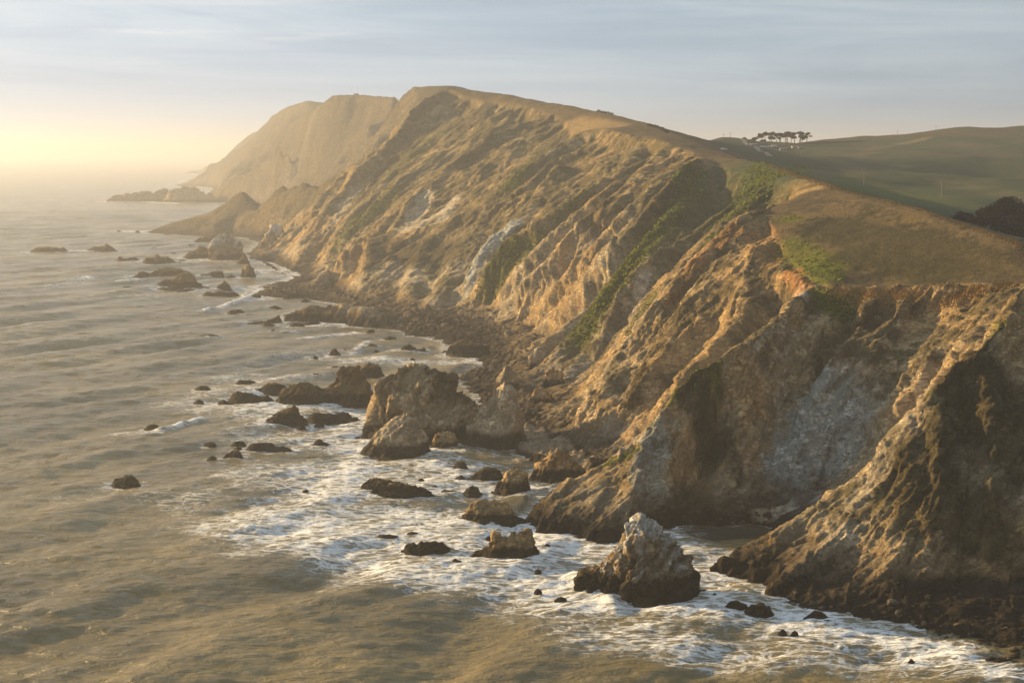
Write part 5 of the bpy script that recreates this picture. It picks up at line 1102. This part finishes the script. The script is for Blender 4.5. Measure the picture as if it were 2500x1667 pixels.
def car():
    h = hit(1767, 364.5, 700); gz = ground(h[0], h[1]); e = bpy.data.objects.new('parked_car', None); COL.objects.link(e); e.location = (h[0], h[1], gz+.05); e.rotation_euler = (0, 0, R(18))
    tag(e, 'white car parked on the slope beside the dirt track, left of the grove', 'car')
    paint = plain('white_car_paint', (.78, .79, .80), .3, .5, 0, .02); tyre = plain('black_rubber', (.02, .02, .02), .8)
    prof = [(-2.2, .45), (-2.25, .85), (-2.0, 1.02), (-1.75, 1.08), (-1.35, 1.55), (-.6, 1.66), (.5, 1.62), (1.15, 1.12), (1.95, 1.0), (2.2, .8), (2.2, .45)]
    def ext(pr, w0, w1):
        n = len(pr); V = [(x, -w0 if z < 1.1 else -w1, z) for x, z in pr]+[(x, w0 if z < 1.1 else w1, z) for x, z in pr]
        bm = bmesh.new(); vs = [bm.verts.new(v) for v in V]; bm.faces.new(vs[:n]); bm.faces.new(vs[n:][::-1])
        for i in range(n): j = (i+1) % n; bm.faces.new((vs[j], vs[i], vs[n+i], vs[n+j]))
        bmesh.ops.recalc_face_normals(bm, faces=bm.faces); bmesh.ops.bevel(bm, geom=list(bm.edges), offset=.05, segments=2, affect='EDGES')
        me = bpy.data.meshes.new('body'); bm.to_mesh(me); bm.free(); return me
    me = ext(prof, .92, .74); me.materials.append(paint); o = bpy.data.objects.new('body', me); COL.objects.link(o); o.parent = e
    for s in (-1, 1):
        for x0, x1, t0, t1 in ((-1.42, -.55, -1.25, -.5), (-.45, .55, -.45, .4), (.62, .95, .5, .62)):
            V = np.array([(x0, s*.90, 1.12), (x1, s*.90, 1.12), (t1, s*.765, 1.52), (t0, s*.765, 1.52)]); V2 = V+np.array([0, -s*.05, 0]); F = [(0, 1, 2, 3), (7, 6, 5, 4), (0, 4, 5, 1), (1, 5, 6, 2), (2, 6, 7, 3), (3, 7, 4, 0)]
            mesh_from('side_window', np.concatenate([V, V2]), F, DARKW, smooth=False, parent=e)
    for nm, a, b_ in (('windshield', (.62, 1.60), (1.12, 1.16)), ('rear_window', (-1.38, 1.5), (-1.72, 1.12))):
        V = np.array([(a[0], -.66, a[1]), (a[0], .66, a[1]), (b_[0], .8, b_[1]), (b_[0], -.8, b_[1])]); off_ = np.array([.05 if a[0] > 0 else -.05, 0, .04]); F = [(0, 1, 2, 3), (7, 6, 5, 4), (0, 4, 5, 1), (1, 5, 6, 2), (2, 6, 7, 3), (3, 7, 4, 0)]
        mesh_from(nm, np.concatenate([V+off_, V]), F, DARKW, smooth=False, parent=e)
    V, F = tube([(0, -.13, 0), (0, -.10, 0), (0, .10, 0), (0, .13, 0)], .36, .36, 14); V = np.concatenate([V, [(0, -.13, 0), (0, .13, 0)]])
    F = np.concatenate([F, [[k, (k+1) % 14, len(V)-2, len(V)-2] for k in range(14)][:0]]) if False else F
    w0 = None
    for x in (-1.4, 1.4):
        for s in (-1, 1):
            if w0 is None: w0 = mesh_from('wheel', V, F, tyre, parent=e); o = w0
            else: o = w0.copy(); COL.objects.link(o)
            o.location = (x, s*.80, .36)
    for s in (-1, 1):
        for nm, x in (('headlight', 2.17), ('tail_light', -2.2)):
            V2, F2 = boxg(x-.06, x+.06, s*.68-.16, s*.68+.16, .72, .88); mesh_from(nm, V2, F2, plain('lamp_glass', (.6, .6, .58) if x > 0 else (.3, .02, .02), .2), smooth=False, parent=e)
car()
def pole(u, vb, vt, lab, Y=None, arms=1):
    h = hit(u, vb, 500) if Y is None else None
    if h is None: Y = Y or 1300; b = at(u, vb, Y); x, y = b[0], b[1]
    else: x, y = h[0], h[1]
    gz = ground(x, y); H = min(max((vb-vt)/FOC*y, 5), 13)
    e = bpy.data.objects.new('utility_pole', None); COL.objects.link(e); e.location = (x, y, gz); tag(e, lab, 'pole', 'utility poles across the green hills')
    V, F = tube([(0, 0, -1), (0, 0, H*.5), (0, 0, H)], .20, .14, 8); mesh_from('shaft', V, F, WOOD, parent=e)
    for a in range(arms):
        V, F = boxg(-1.2, 1.2, -.30, -.16, H-.7-a*.9, H-.5-a*.9); mesh_from('crossarm', V, F, WOOD, smooth=False, parent=e)
        for xx in (-1.05, -.5, .5, 1.05):
            V, F = tube([(xx, -.23, H-.5-a*.9), (xx, -.23, H-.3-a*.9)], .06, .03, 6); mesh_from('insulator', V, F, DARKW, parent=e)
pole(1766, 347, 336, 'left utility pole of the pair standing above the white car', 1310)
pole(1783, 349, 337, 'right utility pole of the pair, with a clear crossarm, above the white car', 1330)
pole(2109, 444, 410, 'tall thin utility pole in the middle of the green valley slope')
pole(2298, 486, 443, 'tall thin utility pole on the green slope left of the dark cypresses')
pole(2191, 328.5, 318, 'utility pole on the skyline above the eroded patch', 1585)
pole(2285, 315, 309, 'short utility pole on the skyline left of the rounded summit', 1600)
pole(1862, 392, 370, 'utility pole beside the dirt track below the ranch')
pole(1956, 384, 366, 'utility pole on the slope below the right end of the grove')
STEEL = plain('grey_steel', (.25, .25, .26), .5, .5, .3)
for u, lab in ((855, 'left radio mast on the second headland'), (873, 'right radio mast beside the hut on the second headland')):
    b = at(u, 230, 2420); gz = ground(b[0], b[1]); e = bpy.data.objects.new('radio_mast', None); COL.objects.link(e); e.location = (b[0], 2420, gz); tag(e, lab, 'mast', 'radio masts on the headland')
    H = 16; V, F = join([tube([(sx*.3, sy*.3, -2), (sx*.12, sy*.12, H)], .12, .08, 5) for sx, sy in ((-1, -1), (1, -1), (0, 1))]); mesh_from('lattice', V, F, STEEL, parent=e)
    V, F = join([tube([(-.28, -.28, z), (.28, -.28, z+1.2), (0, .28, z+2.4)], .05, .05, 4) for z in np.arange(0, H-2.5, 2.4)]); mesh_from('brace', V, F, STEEL, parent=e)
b = at(870, 230, 2415); e = bpy.data.objects.new('radio_hut', None); COL.objects.link(e); e.location = (b[0], 2415, ground(b[0], 2415)); tag(e, 'tiny square hut at the foot of the right radio mast', 'hut')
V, F = boxg(-4, 4, -2, 2, -1, 2.6); mesh_from('wall', V, F, WALLC, smooth=False, parent=e); V, F = boxg(-4.4, 4.4, -2.4, 2.4, 2.6, 2.95); mesh_from('roof', V, F, GREYR, smooth=False, parent=e); V, F = boxg(1.5, 2.5, -2.06, -1.98, 0, 2.1); mesh_from('door', V, F, WOOD, smooth=False, parent=e)
for u, v, lab in ((1312, 243, 'left fence post on the main hill skyline'), (1350, 250, 'middle fence post on the main hill skyline'), (1574, 303, 'fence post on the skyline just above the lower shrub row')):
    h = hit(u, v+3, 900)
    if h is None: continue
    V, F = tube([(0, 0, -.5), (0, 0, 1.2), (0, 0, 2.6)], .14, .10, 6); o = mesh_from('fence_post', V, F, WOOD); o.location = (h[0], h[1], ground(h[0], h[1])); tag(o, lab, 'fence post', 'fence posts on the skyline')

def ribbon(name, pts, w, m, lift):
    """dirt track laid over the ground"""
    P = []
    for a, b in zip(pts[:-1], pts[1:]):
        n = max(int(math.hypot(b[0]-a[0], b[1]-a[1])/3), 2)
        for t in np.linspace(0, 1, n, endpoint=False): P.append((a[0]+(b[0]-a[0])*t, a[1]+(b[1]-a[1])*t))
    P.append(tuple(pts[-1][:2])); P = np.array(P); d = np.gradient(P, axis=0); d /= np.linalg.norm(d, axis=1)[:, None]; n = np.stack([-d[:, 1], d[:, 0]], 1); V = []
    for p, q in zip(P, n):
        for k in (-1, -.33, .33, 1): x, y = p+q*w*k; V.append((x, y, ground(x, y)+lift))
    F = [(i*4+j, i*4+j+1, i*4+j+5, i*4+j+4) for i in range(len(P)-1) for j in range(3)]
    o = mesh_from(name, V, F, m); o['kind'] = 'structure'
M_DIRT = plain('pale_dirt', (.24, .19, .14), .95, .1, 0, .3, .8)
pp = [at(1812, 356, 1330), at(1835, 366, 1230), at(1850, 374, 1140), at(1880, 388, 1050)]
ribbon('dirt_track', pp, 2.4, M_DIRT, .35)
pp = [q for q in (hit(1772, 366, 700), hit(1800, 378, 700), hit(1835, 392, 650)) if q is not None]
if len(pp) > 1: ribbon('dirt_track', pp, 1.6, M_DIRT, .3)

M_FEATH = plain('white_feathers', (.8, .8, .78), .7, .2, 0, .05); M_FEATHG = plain('grey_feathers', (.35, .36, .38), .7, .2, 0, .05)
def gull(loc, rz, lab, flying):
    e = bpy.data.objects.new('gull', None); COL.objects.link(e); e.location = loc; e.rotation_euler = (0, 0, rz); tag(e, lab, 'bird')
    path = [(-.32, 0, .0), (-.22, 0, .02), (-.05, 0, .03), (.12, 0, .06), (.2, 0, .13 if not flying else .07), (.27, 0, .19 if not flying else .07), (.33, 0, .19 if not flying else .07), (.40, 0, .17 if not flying else .05)]
    rad = [.02, .06, .10, .09, .06, .06, .045, .008]; V, F = [], []
    for p, r in zip(path, rad):
        for k in range(10): V.append((p[0], p[1]+r*math.cos(.6283*k), p[2]+.22+r*math.sin(.6283*k)))
    F = [[i*10+k, i*10+(k+1) % 10, (i+1)*10+(k+1) % 10, (i+1)*10+k] for i in range(7) for k in range(10)]; mesh_from('body', V, F, M_FEATH, parent=e)
    for s in (-1, 1):
        if flying: pts = [(.10, s*.07, .26), (.16, s*.35, .36), (.02, s*.72, .33), (-.10, s*.70, .32), (-.04, s*.35, .33), (-.10, s*.07, .25)]
        else: pts = [(.12, s*.10, .30), (-.05, s*.12, .32), (-.35, s*.05, .24), (-.38, s*.04, .22), (-.10, s*.12, .20), (.08, s*.11, .22)]
        V = np.array(pts); V = np.concatenate([V, V-np.array([0, 0, .02])]); n = 6; F = [tuple(range(6)), tuple(range(11, 5, -1))]+[(i, (i+1) % 6, (i+1) % 6+6, i+6) for i in range(6)]
        me = bpy.data.meshes.new('wing'); me.from_pydata([tuple(v) for v in V], [], F); me.materials.append(M_FEATHG); o = bpy.data.objects.new('wing', me); COL.objects.link(o); o.parent = e
        if not flying: V, F = tube([(.02, s*.04, .16), (.02, s*.04, 0)], .012, .012, 5); mesh_from('leg', V, F, WOOD, parent=e)
dg = bpy.context.evaluated_depsgraph_get()
pk = at(983, 1009, (CAMH)/tv(1122)+4); hitz = None
for yy in np.arange(-6, 7, 1.0):
    okk, loc, *_ = scene.ray_cast(dg, Vector((pk[0], pk[1]+yy, 80)), Vector((0, 0, -1)))
    if okk and (hitz is None or loc.z > hitz.z) and loc.z < 40: hitz = loc
if hitz is not None: gull(hitz, 2.2, 'white gull perched on the tip of the smooth pale pointed rock', False)
gull(at(1606, 270, 700), 1.0, 'lone gull flying above the slope against the grey sky', True)
log('objects', len(bpy.data.objects), 'tris', sum(len(o.data.loops)-2*len(o.data.polygons) for o in bpy.data.objects if o.type == 'MESH'))
